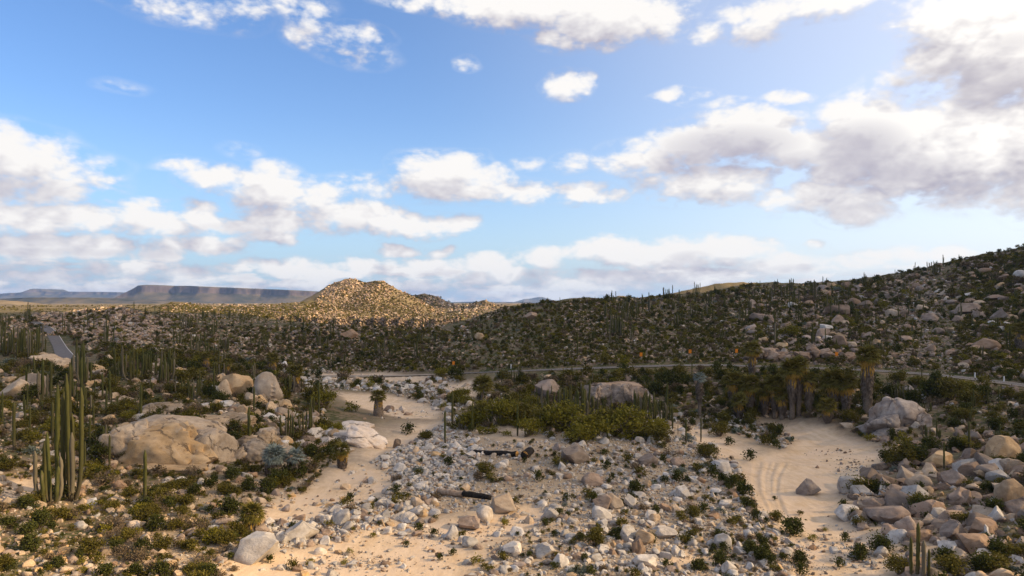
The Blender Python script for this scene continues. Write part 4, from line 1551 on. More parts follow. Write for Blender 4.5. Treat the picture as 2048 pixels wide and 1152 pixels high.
def palm(u, v, h_px, crown_px, label, skirt=(.35, .85), kind='green', nf=30, dead=10, rt=.35, phrase=None, skirt_w=1.0, lean=0):
    """u, v: foot of the trunk; h_px: height up to the crown's heart; crown_px: crown radius; skirt: share of the trunk clothed in dead leaves."""
    g = gp(u, v)
    sc_ = g.y / F
    h, cr = h_px * sc_, crown_px * sc_ * 1.14
    root = link('fan_palm', None, loc=g, rot=(0, lean, random.uniform(-.2, .2)))
    tag(root, label, 'palm tree', 'fan palms along the wash')
    r = np.random.default_rng(int(u * 3 + v))
    G = Geo()
    n_ = 9
    G.tube([(r.normal() * .03, r.normal() * .03, -.4 + (h + .3) * i / n_) for i in range(n_ + 1)], [[rt * (1.25 - .5 * i / n_) * r.uniform(.9, 1.1) for _ in range(9)] for i in range(n_ + 1)], 9)
    link('trunk', G.mesh('trunk', [TRUNK], True), root)
    z0, z1 = skirt[0] * h, skirt[1] * h
    if z1 > z0:
        G = Geo()
        R0, R1 = rt * .95 * skirt_w, min(cr * .42, rt * 1.9) * skirt_w
        seg = 18
        prof = [(z0, R0 * .8), (z0 + (z1 - z0) * .3, R0 * 1.05), (z0 + (z1 - z0) * .75, R1), (z1, R1 * .8), (h * .98, rt)]
        G.tube([(0, 0, z) for z, q in prof], [[q * r.uniform(.86, 1.1) for _ in range(seg)] for z, q in prof], seg, 0)
        for k in range(210):
            a = r.uniform(0, 6.28)
            z = r.uniform(z0 + .1 * (z1 - z0), z1)
            q = np.interp(z, [p[0] for p in prof], [p[1] for p in prof])
            L = r.uniform(.5, 1.1) * (1 + .05 * h)
            w = r.uniform(.06, .14)
            ca_, sa_ = math.cos(a), math.sin(a)
            s_ = Vector((-sa_, ca_, 0)) * w
            o_ = Vector((ca_, sa_, 0))
            p0 = o_ * q * .95 + Vector((0, 0, z))
            p1 = o_ * (q * 1.02 + r.uniform(.05, .34)) + Vector((0, 0, z - L * .5))
            p2 = o_ * (q * .92 + r.uniform(.0, .16)) + Vector((0, 0, z - L))
            mi = 1 if z > z1 - .18 * (z1 - z0) else 0
            G.quad(p0 - s_ * .4, p0 + s_ * .4, p1 + s_, p1 - s_, mi)
            G.quad(p1 - s_, p1 + s_, p2 + s_ * .3, p2 - s_ * .3, mi)
        link('dead_skirt', G.mesh('dead_skirt', [PALM_SKIRT, PALM_DEAD if kind == 'green' else PALM_SKIRT]), root)
    ga = 2.399963
    for k in range(nf):
        t = (k + .5) / nf
        el = 1.35 - 1.75 * t ** .9
        f = link('frond', FR[kind][k % 3], root, (0, 0, h), Euler((r.uniform(-.3, .3), -el, k * ga)), (cr * r.uniform(.85, 1.1),) * 3)
    for k in range(dead):
        el = -.25 - .8 * r.random()
        link('dead_frond', FR['dead'][k % 3], root, (0, 0, h - .05), Euler((r.uniform(-.3, .3), -el, k * ga + 1)), (cr * r.uniform(.75, .95),) * 3)
    if phrase:
        mark(phrase, u, v - h_px * .6)
    return root


palm(1735, 832, 118, 24, 'big lone fan palm with a long grey skirt, widest of the grove', (.18, .90), rt=.6, dead=16, nf=40, phrase='the big palm', skirt_w=.98)
palm(1584, 838, 98, 24, 'tall fan palm in the middle of the grove with orange dead fronds', (.35, .88), dead=14, nf=36, rt=.38, phrase='the palm grove')
palm(1597, 832, 100, 22, 'tall fan palm half hidden behind the one with orange fronds', (.3, .88), dead=12, nf=34, rt=.37)
palm(1504, 778, 78, 20, 'slender tall palm rising across the road beyond the grove', (.30, .84), dead=14, nf=32, rt=.40, phrase='the slender palm', skirt_w=.8)
palm(1466, 822, 60, 21, 'bushy fan palm at the far end of the grove', (.3, .85), nf=36, rt=.37)
palm(1500, 830, 58, 24, 'broad fan palm with drooping fronds between two skirted ones', (.3, .85), nf=40, rt=.38, dead=6)
palm(1530, 832, 50, 22, 'low fan palm with a pale skirt beside the broad drooping one', (.2, .85), nf=34, rt=.37)
palm(1550, 836, 66, 22, 'leafy fan palm close beside the tallest of the grove', (.3, .85), nf=34, rt=.37)
palm(1564, 838, 46, 18, 'small young palm under the tall ones in the grove', (.3, .8), nf=26, rt=.35, dead=4)
palm(1618, 830, 70, 18, 'narrow grey skirted palm in shade behind the tall pair', (.2, .9), nf=20, rt=.34, dead=10)
palm(1668, 826, 62, 27, 'wide leafy fan palm standing between the grove and the big palm', (.2, .85), nf=40, rt=.40, dead=8)
palm(1692, 828, 60, 22, 'fan palm with a pale skirt close to the wide leafy palm', (.2, .85), nf=34, rt=.37)
palm(1655, 845, 32, 20, 'low stemless palm at the foot of the wide leafy palm', (.2, .8), nf=30, rt=.35, dead=4)
palm(1478, 838, 36, 18, 'low dark palm crouching below the far end of the grove', (.2, .8), nf=26, rt=.35, dead=5)
palm(1399, 834, 78, 14, 'grey-headed dead palm with a dark skirt near the leaning pole', (.46, .9), kind='blue', nf=24, dead=0, rt=.24, phrase='the grey palm')
palm(757, 832, 38, 17, 'stout palm with a brown trunk alone beside the upper sand', (.0, .75), nf=36, rt=.75, dead=4, phrase='the stout palm', skirt_w=.75)
palm(592, 785, 40, 17, 'palm with a shaggy brown skirt behind the tall rounded boulder', (.05, .8), nf=36, rt=.6, dead=4, phrase='the shaggy palm', skirt_w=.8)
palm(545, 752, 34, 14, 'dark palm at the foot of the pale scree', (.1, .8), nf=32, rt=.5, dead=3, phrase='the dark palm')
palm(541, 735, 22, 9, 'small far palm on the scree above the dark palm', (.1, .8), nf=24, rt=.5, dead=3)
palm(453, 752, 24, 11, 'short palm with a brown skirt behind the rocky knoll', (.05, .8), nf=26, rt=.6, dead=3)
palm(412, 740, 26, 11, 'short thick palm among cactus columns behind the knoll', (.05, .8), nf=26, rt=.6, dead=3)
palm(965, 802, 30, 22, 'rich green palm without skirt above the central thicket', (.0, .0), nf=44, rt=.3, dead=0, phrase='the green palm')
palm(684, 936, 34, 18, 'small palm with hanging brown leaves beside the white slab', (.05, .85), nf=34, rt=.38, dead=8, skirt_w=.8, phrase='the small palm')
palm(548, 952, 38, 25, 'blue-grey palm with a wide shaggy skirt, broader of the pair', (.0, .85), kind='blue', nf=50, rt=.6, dead=0, phrase='the blue palms', skirt_w=1.1)
palm(590, 953, 38, 20, 'dark-skirted blue-grey palm, slimmer of the pair', (.0, .95), kind='blue', nf=26, rt=.55, dead=0, skirt_w=.9)
palm(504, 1064, 34, 26, 'low green palm with dry brown base at the wash edge', (.0, .8), nf=40, rt=.3, dead=10, phrase='the low palm')
palm(2040, 700, 40, 16, 'dark palm among the hillside boulders at the picture edge', (.1, .8), nf=30, rt=.5, dead=4)

# ------------------------------------------------------------------ cactus
def stem_geo(g, foot, lean, h, rad, seed, ribs=9, rings=11, out=.0, simple_=False):
    """Ribbed column; 'out' is how far it swings out from the foot before it rises."""
    r = np.random.default_rng(seed)
    pts, rads = [], []
    seg = ribs * 2
    for i in range(rings + 1):
        t = i / rings
        z = h * t
        s = out * (1 - math.exp(-t * 9))
        p = Vector(foot) + Vector((math.cos(lean) * s, math.sin(lean) * s, z)) + Vector((r.normal(), r.normal(), 0)) * rad * .10
        k = rad * (.72 + .28 * min(1, t * 5)) * (1 if t < .9 else math.sqrt(max(.06, 1 - ((t - .9) / .1) ** 2 * .94)))
        pts.append(p)
        rads.append([k * (1.0 if j % 2 else .80) for j in range(seg)] if not simple_ else k)
    g.tube(pts, rads, seg if not simple_ else 6)


def cactus_proto(seed, form):
    """Unit height. Returns stem meshes (foot at the origin)."""
    r = np.random.default_rng(seed)
    out = []
    if form == 'single-column':
        spec = [(0, 0, 1, 0)]
    elif form == 'twin-stemmed':
        spec = [(0, 0, 1, .01), (r.uniform(0, 6), 1, r.uniform(.55, .8), .07)]
    elif form == 'three-armed':
        spec = [(0, 0, 1, 0)] + [(k * 2.9 + r.uniform(-.4, .4), 1, r.uniform(.45, .75), .085) for k in range(2)]
    elif form == 'many-stemmed':
        n_ = int(r.integers(5, 8))
        spec = [(0, 0, 1, .02)] + [(k * 6.28 / n_ + r.uniform(-.4, .4), 1, r.uniform(.5, .92), r.uniform(.09, .20)) for k in range(n_)]
    else:                                               # thicket of thin columns
        spec = [(r.uniform(0, 6.28), 1, r.uniform(.55, 1), r.uniform(.03, .30)) for k in range(7)]
    rad = {'single-column': .036, 'twin-stemmed': .034, 'three-armed': .036, 'many-stemmed': .036}.get(form, .024)
    for i, (a, _, h, o_) in enumerate(spec):
        g = Geo()
        stem_geo(g, (math.cos(a) * min(o_, .05) * .6, math.sin(a) * min(o_, .05) * .6, -.03), a, h, rad * r.uniform(.85, 1.1), seed * 50 + i, 9, 10, o_)
        out.append(g.mesh('stem', [CACT if r.random() < .86 else CACT_OLD], True))
    return out


FORMS = ['single-column', 'twin-stemmed', 'three-armed', 'many-stemmed', 'thicket-like']
CPRO = [(f, cactus_proto(20 + 7 * k + j, f)) for k, f in enumerate(FORMS) for j in range(3)]
FAR_CACT = []
for k, (f, _) in enumerate(CPRO):
    r = np.random.default_rng(400 + k)
    g = Geo()
    nst = {'single-column': 1, 'twin-stemmed': 2, 'three-armed': 3, 'many-stemmed': 6, 'thicket-like': 8}[f]
    for j in range(nst):
        a = r.uniform(0, 6.28)
        stem_geo(g, (0, 0, -.03), a, 1 if j == 0 else r.uniform(.5, .95), .036, 900 + k * 9 + j, 4, 5, 0 if j == 0 else r.uniform(.05, .22), True)
    FAR_CACT.append(g.mesh('far_cactus', [CACT], True))
CACT_GROUP = 'cardon cactus over the valley'


def cactus(P, h, which, rot):
    f, meshes = CPRO[which]
    w_ = min(max(.032 * h, .09), .19) / (.026 if f == 'thicket-like' else .036)
    w_ = max(w_, h * .42)
    if f == 'single-column':
        o = link('cactus', meshes[0], None, P, (0, 0, rot), (w_, w_, h))
    else:
        o = link('cactus', None, None, P, (random.uniform(-.02, .02), random.uniform(-.02, .02), rot), (w_, w_, h))
        for me in meshes:
            link('stem', me, o, rot=(random.gauss(0, .025), random.gauss(0, .025), 0))
    return tag(o, None, 'cactus', CACT_GROUP)


n_cact = 0
cact_items = []
# u, foot v, height px, form index, label (None: placed by its neighbours)
HANDC = [
    (100, 1008, 150, 9, 'stout many-stemmed cactus of green columns low on the bank', 'the stout cactus'), (140, 1000, 262, 10, 'very tall many-stemmed cactus with a brown central trunk behind the stout one', 'the tall cactus'),
    (290, 1008, 112, 0, 'thin single green stem standing in front of the cracked outcrop', None), (282, 840, 74, 1, 'yellow-green single column above the cracked outcrop', None),
    (28, 900, 100, 0, None, None), (70, 780, 70, 3, None, None), (85, 800, 84, 6, None, None), (102, 800, 78, 1, None, None), (140, 850, 130, 2, None, None), (163, 812, 100, 1, None, None),
    (155, 752, 78, 11, None, None), (168, 770, 90, 9, None, None), (20, 708, 60, 13, None, None), (62, 720, 80, 12, None, None), (75, 714, 70, 13, None, None), (40, 715, 66, 14, None, None), (8, 712, 58, 12, None, None),
    (245, 756, 70, 12, None, None), (262, 762, 74, 13, None, None), (325, 765, 62, 12, None, None), (335, 756, 60, 10, None, None), (310, 750, 52, 13, None, None), (285, 750, 50, 11, None, None),
    (390, 700, 38, 13, None, None), (188, 660, 30, 1, None, None), (268, 628, 26, 0, 'dark lone column on the skyline of the rocky knob', 'the knob column'), (215, 640, 22, 2, None, None), (320, 640, 28, 2, None, None), (405, 640, 30, 3, None, None), (480, 650, 30, 4, None, None),
    (508, 758, 46, 6, 'tall cactus with two arms between the two round boulders', None), (428, 795, 60, 0, None, None), (437, 755, 40, 12, None, None), (497, 895, 86, 4, 'twin green columns standing behind the white and tan outcrop', 'the twin columns'), (508, 830, 60, 0, None, None), (622, 870, 78, 4, None, None), (572, 790, 50, 12, None, None), (480, 752, 26, 13, None, None), (600, 785, 44, 5, None, None),
    (638, 830, 70, 0, None, None), (382, 800, 50, 12, None, None), (360, 790, 40, 13, None, None),
    (890, 888, 70, 0, None, None), (905, 850, 70, 1, None, None), (1035, 872, 66, 2, None, None), (1050, 868, 50, 0, None, None), (1135, 815, 50, 12, 'cactus thicket rising before the angular block', None), (1150, 826, 62, 13, None, None), (1175, 828, 70, 9, 'dark many-stemmed cactus before the cliff face', 'the cliff cactus'), (1195, 832, 50, 12, None, None), (1165, 836, 68, 10, None, None),
    (1215, 880, 46, 1, None, None), (1222, 830, 40, 0, None, None), (1290, 838, 66, 12, 'dense cactus thicket where the cliff ends', 'the cactus thicket'), (1280, 830, 54, 13, None, None), (1300, 842, 60, 14, None, None), (1335, 838, 76, 3, None, None), (1328, 845, 50, 12, None, None), (1345, 862, 52, 1, None, None), (1372, 886, 54, 2, None, None), (1402, 884, 52, 0, 'single green column at the mouth of the side channel', None), (1384, 752, 30, 0, None, None),
    (945, 862, 60, 2, None, None), (985, 850, 40, 13, None, None), (1040, 762, 42, 6, 'dark columnar cactus standing across the road near the thicket', None), (1222, 672, 44, 13, None, None), (1230, 668, 46, 14, None, None), (1245, 672, 44, 12, None, None), (840, 718, 44, 12, None, None), (1155, 712, 46, 1, None, None),
    (780, 715, 40, 13, None, None), (760, 712, 36, 12, None, None), (668, 650, 20, 0, None, None), (818, 668, 30, 0, None, None), (832, 662, 28, 2, None, None), (845, 662, 30, 0, None, None), (860, 660, 24, 4, None, None), (793, 664, 20, 2, None, None),
    (1298, 622, 40, 6, 'dark cactus breaking the skyline over the shoulder of the hill', 'the skyline cactus'), (1190, 608, 16, 0, None, None), (1158, 608, 14, 1, None, None), (1055, 618, 14, 0, None, None), (1232, 604, 12, 0, None, None),
    (1550, 690, 64, 6, 'tall shaded cactus on the hillside above the road', None), (1626, 690, 46, 3, None, None), (1625, 600, 50, 12, None, None), (1590, 620, 46, 13, None, None), (1570, 600, 40, 12, None, None), (1700, 600, 36, 3, None, None), (1830, 545, 22, 3, None, None),
    (1886, 532, 24, 4, 'thin twin columns on the hill crest near the lone one', 'the crest columns'), (1918, 528, 20, 0, 'lone thin column on the hill crest', None), (1860, 536, 16, 12, None, None), (1872, 534, 14, 13, None, None), (1790, 552, 14, 0, None, None), (1555, 575, 18, 1, None, None), (1520, 574, 14, 0, None, None),
    (1835, 1165, 120, 6, 'green three-columned cactus rising from the bottom edge of the bushes', 'the cactus trio'), (1858, 1165, 64, 1, None, None), (1822, 1165, 90, 0, None, None),
    (1888, 938, 58, 2, 'lone dark column before the long tan block', 'the dark column'), (1820, 912, 34, 0, None, None), (1938, 900, 60, 1, None, None), (2020, 700, 50, 4, None, None), (1860, 880, 36, 12, None, None), (2000, 880, 34, 0, None, None),
    (215, 905, 60, 13, None, None), (60, 870, 60, 2, None, None), (180, 900, 70, 0, None, None), (105, 880, 80, 1, None, None), (5, 850, 70, 3, None, None), (235, 830, 40, 0, None, None), (205, 800, 56, 1, None, None),
]
for u, v, hp, w, lab, ph in HANDC:
    g = ground_at([u], [min(v, 1160)])[0]
    if np.isnan(g[0]):
        continue
    o = cactus(tuple(g), hp * g[1] / F, w, random.uniform(0, 6.28))
    n_cact += 1
    if lab:
        o['label'] = lab
    else:
        cact_items.append((o, u, v - hp * .4, hp, CPRO[w][0]))
    if ph:
        mark(ph, u, v - hp * .4)

# more places to find one's way by
for ph, u, v in [('the highway', 112, 685), ('the sunlit hill', 715, 600), ('the far mesa', 430, 600), ('the wash bend', 1620, 850), ('the side channel', 1440, 890), ('the dirt track', 700, 750),
                 ('the hill crest', 2030, 500), ('the road bend', 1400, 735), ('the pale scree', 515, 720), ('the rocky knob', 235, 625), ('the bottom corner', 20, 1140), ('the sand flat', 700, 1125), ('the tyre tracks', 1520, 960)]:
    mark(ph, u, v)

# ------------------------------------------------------------------ scattered stone
HILLP = [(-260, 632), (100, 636), (240, 614), (340, 640), (480, 655), (620, 650), (900, 660), (1000, 622), (1100, 604), (1300, 594), (1400, 588), (1500, 571), (1700, 562), (1900, 525), (2048, 493), (2310, 430), (2310, 800), (1950, 752), (1800, 740), (1560, 725), (1300, 726), (1024, 738), (900, 742), (770, 745), (640, 742), (500, 720), (300, 705), (-260, 690)]
RIGHTH = [(1500, 600), (1700, 570), (1900, 540), (2048, 510), (2310, 450), (2310, 780), (1900, 745), (1760, 730), (1500, 712)]
LITH = [(600, 650), (620, 610), (660, 568), (700, 556), (770, 562), (830, 590), (900, 640), (880, 662), (700, 662)]
LITR = [(290, 640), (340, 606), (480, 610), (640, 604), (660, 645), (450, 650)]
DARKH = [(820, 592), (880, 592), (960, 598), (1020, 615), (1000, 632), (900, 648)]
BAR = [(540, 1040), (640, 1035), (780, 970), (800, 930), (740, 925), (830, 880), (880, 850), (1000, 885), (1100, 880), (1300, 868), (1420, 885), (1480, 930), (1520, 1010), (1600, 1100), (1640, 1260), (880, 1260), (980, 1095), (1090, 1040), (1070, 1010), (960, 1020), (800, 1035), (680, 1075), (560, 1100), (470, 1110)]
BARFRONT = [(1000, 1040), (1500, 1010), (1640, 1260), (880, 1260)]
COB = [(770, 960), (740, 925), (830, 880), (880, 850), (960, 890), (960, 960), (860, 1000)]
LEFTB = [(-260, 965), (250, 965), (480, 950), (640, 950), (600, 1010), (520, 1060), (480, 1110), (430, 1260), (-260, 1260)]
MIDL = [(-260, 740), (300, 720), (620, 750), (650, 830), (700, 900), (640, 950), (480, 950), (240, 960), (-260, 965)]
KNOLL = [(420, 780), (560, 790), (640, 850), (660, 900), (560, 920), (440, 840)]
PILE = [(1665, 1030), (1690, 965), (1760, 930), (1830, 905), (1960, 870), (2310, 880), (2310, 1260), (1840, 1260), (1790, 1085), (1700, 1045)]
RBANK = [(1740, 800), (1800, 760), (2310, 790), (2310, 880), (1850, 910), (1760, 890), (1680, 855)]
UPW = [(560, 730), (640, 742), (770, 752), (920, 755), (950, 800), (890, 830), (780, 785), (660, 780), (600, 790)]
TERR = [(960, 755), (1200, 745), (1400, 740), (1560, 745), (1750, 755), (1740, 840), (1560, 835), (1440, 840), (1280, 830), (1100, 822), (960, 810)]
SIDE = [(1300, 830), (1500, 835), (1600, 880), (1560, 900), (1480, 870), (1360, 850)]
THICK = [(890, 800), (960, 775), (1050, 800), (1120, 825), (1200, 838), (1330, 838), (1420, 862), (1390, 882), (1250, 880), (1120, 880), (1000, 872), (890, 868)]
G1 = {'pale grey': .70, 'tan': .12, 'pinkish': .13, 'dark brown': .05}
G2 = {'pale grey': .15, 'tan': .62, 'pinkish': .2, 'dark brown': .03}
G3 = {'pale grey': .06, 'tan': .22, 'pinkish': .60, 'dark brown': .12}
G4 = {'pale grey': .14, 'tan': .20, 'pinkish': .46, 'dark brown': .20}
G5 = {'tan': .3, 'pinkish': .58, 'dark brown': .12}
rocks = scatter([
    (BAR, 11500, 3.8, 25, 2.0, G1, .8), ([(470, 1112), (520, 1060), (640, 1015), (780, 985), (870, 1000), (870, 1045), (740, 1062), (640, 1088)], 700, 6, 32, 1.7, G1, .2), (BARFRONT, 1100, 6, 30, 1.7, G1, .6), (COB, 2400, 4.0, 16, 2.4, {'pale grey': .8, 'tan': .1, 'pinkish': .1}, 0), (LEFTB, 3200, 5, 30, 1.8, G2, .6), (MIDL, 2700, 4.0, 30, 1.8, G2, 1.1), (KNOLL, 700, 6, 40, 1.7, G2, .4),
    (PILE, 2300, 7, 60, 1.4, G4, .4), (RBANK, 1150, 4.5, 22, 1.9, G4, .6), (UPW, 1300, 3.5, 18, 2.0, G1, .5), (TERR, 1000, 4, 22, 1.9, G3, .9), (SIDE, 300, 4, 16, 2, G1, .4), (THICK, 500, 5, 24, 1.8, G1, .3),
    (HILLP, 46000, 2.1, 8.5, 2.1, G3, 1.6), (RIGHTH, 6200, 2.8, 26, 1.7, G3, 1.5), (LITH, 8000, 1.5, 6, 2.1, G5, .7), (LITR, 1500, 2.2, 5, 2.2, G5, .7), (DARKH, 1500, 2.2, 6, 2.2, G3, .4),
    ([(60, 630), (240, 612), (330, 640), (300, 690), (120, 680)], 2500, 3, 11, 1.9, G3, .5),
], 1)
# stones stranded out on the sand flats
for (cu, cv_, su, sv, n_) in [(600, 1095, 60, 14, 60), (760, 1060, 70, 14, 70), (930, 1070, 60, 16, 80), (830, 1125, 80, 14, 60), (660, 1135, 90, 10, 50), (1030, 1035, 30, 10, 40), (720, 960, 40, 20, 36), (650, 1010, 40, 12, 40), (1660, 1090, 60, 22, 90), (1730, 1120, 40, 14, 50), (1560, 1095, 30, 16, 40), (800, 828, 50, 6, 20), (880, 780, 30, 6, 16)]:
    for p in ground_at(rng.normal(cu, su, n_), np.minimum(rng.normal(cv_, sv, n_), 1200)):
        if not np.isnan(p[0]):
            rocks.append([p[0], p[1], p[2], min(22, 4.0 * (1 - random.random()) ** -.6), random.choice(['pale grey', 'pale grey', 'pale grey', 'tan', 'pinkish'])])
rocks.sort(key=lambda q: -q[3] if in_frame(q) else 0)
n_ind = 298 - n_boulder
items = []
for i, (x, y, z, s, tone) in enumerate(rocks[:n_ind]):
    rad = s / 2 * y / F
    fl = random.uniform(.55, .9)
    o = boulder(HI[i % 10], tone, (x, y, z + rad * fl * .26), (random.uniform(-.3, .3), random.uniform(-.3, .3), random.uniform(0, 6.28)), (rad * random.uniform(.95, 1.2), rad * random.uniform(.8, 1.05), rad * fl))
    tag(o, None, 'boulder', 'boulders strewn over the valley')
    u, v = world_px((x, y, z + rad * .4))
    items.append((o, u, v, f'{size_word(s)} {tone} boulder'))
write_labels(items)
rest = rocks[n_ind:]
LO = []
for t in TONES:
    for k in range(6):
        LO.append(rock_mesh('stone', 600 + k, 3, ROCKS[t], 45, planes=10 + k, rough=.05, lo=.40, hi=.85, box=[0, .8, .5, .9, .2, .7][k], taper=[0, .2, .4, .1, 0, .3][k]))
RS = np.array([q[:4] for q in rest])
tv = np.array([TONES.index(q[4]) * 6 for q in rest]) + rng.integers(0, 6, len(rest))
rad = RS[:, 3] / 2 * RS[:, 1] / F
fl = rng.uniform(.55, .95, len(rest))
pos = RS[:, :3].copy()
pos[:, 2] += rad * fl * .2
gn_stuff('rubble', LO, pos, np.stack([rng.uniform(-.4, .4, len(rest)), rng.uniform(-.4, .4, len(rest)), rng.uniform(0, 6.28, len(rest))], 1),
         np.stack([rad * rng.uniform(.95, 1.25, len(rest)), rad * rng.uniform(.8, 1.05, len(rest)), rad * fl], 1), tv)

# gravel: finer than anyone could count
gz = []
for poly, n_, tones in ((BAR, 30000, G1), (COB, 3500, G1), (LEFTB, 7500, G2), (MIDL, 4000, G2), (PILE, 4200, G4), (RBANK, 1500, G4), (UPW, 2000, G1), (SIDE, 700, G1), (TERR, 1500, G3)):
    gz += scatter([(poly, n_, 1.6, 4.5, 2.4, tones, .4)], 5)
# thin patches of pebbles left on the sand
for (cu, cv_, su, sv, n_) in [(745, 1118, 40, 9, 130), (690, 1132, 60, 8, 120), (830, 1085, 50, 8, 80), (960, 1060, 40, 10, 80), (620, 1125, 50, 10, 50), (1700, 932, 28, 8, 120), (1665, 905, 26, 4, 40),
                             (1640, 1090, 40, 14, 110), (1720, 1110, 40, 14, 120), (1560, 1130, 40, 10, 90), (1610, 1140, 60, 8, 90), (1690, 1065, 24, 10, 30), (820, 830, 40, 4, 50), (700, 975, 40, 10, 30)]:
    us, vs = rng.normal(cu, su, n_), np.minimum(rng.normal(cv_, sv, n_), 1156)
    for p in ground_at(us, vs):
        if not np.isnan(p[0]):
            gz.append([p[0], p[1], p[2], min(8, 1.3 * (1 - random.random()) ** -.55), random.choice(['dark brown', 'pinkish', 'pale grey'])])
GS = np.array([q[:4] for q in gz])
tv = np.array([TONES.index(q[4]) * 4 for q in gz]) + rng.integers(0, 4, len(gz))
rad = GS[:, 3] / 2 * GS[:, 1] / F
GL = [rock_mesh('pebble', 700 + k, 2, ROCKS[t], 0, planes=8, rough=.0, lo=.4, hi=.8) for t in TONES for k in range(4)]
pos = GS[:, :3].copy()
pos[:, 2] += rad * .3
gn_stuff('gravel', GL, pos, rng.uniform(-3, 3, (len(gz), 3)), np.stack([rad * 1.1, rad, rad * .8], 1), tv)

# dead sticks and litter washed over the ground
st_me = []
for k in range(5):
    r_ = np.random.default_rng(60 + k)
    g = Geo()
    for q in range(1 + k % 3):
        p = Vector((r_.normal() * .1, r_.normal() * .1, .02))
        d = Vector((r_.normal(), r_.normal(), r_.normal() * .22)).normalized()
        e = (d + Vector(r_.normal(size=3)) * .3).normalized()
        g.tube([p - d * .5, p, p + e * .5], [.03, .024, .010], 4)
    st_me.append(g.mesh('stick', [DRIFT if k % 2 else TWIG]))
lt = scatter([(BAR, 900, 5, 24, 1.8, {'s': 1}, .6), (LEFTB, 1100, 6, 30, 1.8, {'s': 1}, .4), (MIDL, 500, 5, 18, 1.8, {'s': 1}, .4), (PILE, 220, 6, 30, 1.8, {'s': 1}, .3), (SIDE, 120, 5, 14, 1.8, {'s': 1}, .3)], 9)
LS = np.array([q[:4] for q in lt])
ll = LS[:, 3] * LS[:, 1] / F
pos = LS[:, :3].copy()
pos[:, 2] += .05
gn_stuff('brushwood', st_me, pos, np.stack([rng.uniform(-.2, .2, len(lt)), rng.uniform(-.2, .2, len(lt)), rng.uniform(0, 6.28, len(lt))], 1), np.stack([ll] * 3, 1), rng.integers(0, 5, len(lt)))

# ------------------------------------------------------------------ shrubs
SHR = {  # leaf tone -> form
    'olive': 'dome', 'dark green': 'upright', 'yellow green': 'dome', 'dry brown': 'dry', 'grey green': 'low'}
KINDS = list(SHR)
HISH, LOSH = {}, []
for ti, t in enumerate(KINDS):
    HISH[t] = []
    for k in range(3):
        g, gt = shrub_geo(1000 + ti * 10 + k, {'dome': 1500, 'dry': 300}.get(SHR[t], 1000), .15 if SHR[t] != 'upright' else .20, SHR[t])
        HISH[t].append((g.mesh('foliage', [LEAF[t]]), gt.mesh('twigs', [TWIG])))
    for k in range(3):
        g, gt = shrub_geo(1200 + ti * 10 + k, 240, .30, SHR[t])
        off = len(g.v)
        if SHR[t] == 'dry':
            g.v += gt.v
            g.f += [tuple(i + off for i in f) for f in gt.f]
            g.mi += [1] * len(gt.f)
        LOSH.append(g.mesh('scrub', [LEAF[t], TWIG]))
V1 = {'olive': .46, 'dark green': .20, 'yellow green': .10, 'dry brown': .22, 'grey green': .02}
V2 = {'olive': .42, 'dark green': .22, 'yellow green': .08, 'dry brown': .24, 'grey green': .04}
V3 = {'dark green': .55, 'olive': .25, 'dry brown': .12, 'grey green': .08}
V4 = {'olive': .45, 'yellow green': .50, 'dark green': .05}
SANDEDGE = [(1490, 930), (1530, 1010), (1600, 1070), (1600, 1130), (1500, 1120), (1440, 1000), (1420, 930)]
shr = scatter([
    (THICK, 110, 20, 44, 2.0, V4, .5), (THICK, 150, 10, 30, 2.0, V2, .3), (BAR, 960, 8, 36, 1.9, {'olive': .4, 'dark green': .3, 'dry brown': .22, 'grey green': .08}, .6), (SANDEDGE, 34, 18, 40, 1.8, V3, 0), (LEFTB, 2100, 9, 56, 1.6, V2, .5), (MIDL, 6000, 7, 44, 1.8, V1, .8),
    (PILE, 760, 10, 60, 1.7, V3, .6), (RBANK, 700, 9, 46, 1.8, V1, .4), (UPW, 260, 7, 30, 1.9, V2, .5), (TERR, 1300, 9, 32, 2.0, V1, .3), ([(1430, 745), (1760, 750), (1745, 838), (1600, 832), (1440, 825)], 110, 16, 40, 1.8, {'dark green': .6, 'olive': .4}, 0), (SIDE, 150, 8, 34, 1.9, V3, .3),
    (HILLP, 32000, 4.2, 15, 2.0, V1, .9), (RIGHTH, 3700, 6, 26, 1.9, V1, .8), (LITH, 6500, 2.2, 5, 2.4, {'olive': .55, 'dry brown': .27, 'yellow green': .18}, .8), (LITR, 1700, 2.5, 6, 2.2, {'olive': .5, 'yellow green': .5}, .5), (DARKH, 900, 2.5, 6, 2.2, V1, .4),
    ([(0, 690), (300, 700), (500, 720), (600, 745), (560, 770), (300, 730), (0, 750)], 900, 9, 30, 1.9, V1, .3),
    ([(0, 612), (250, 610), (620, 618), (600, 640), (300, 640), (0, 640)], 2600, 2.2, 5, 2.5, {'olive': .7, 'yellow green': .3}, .6),
], 2)
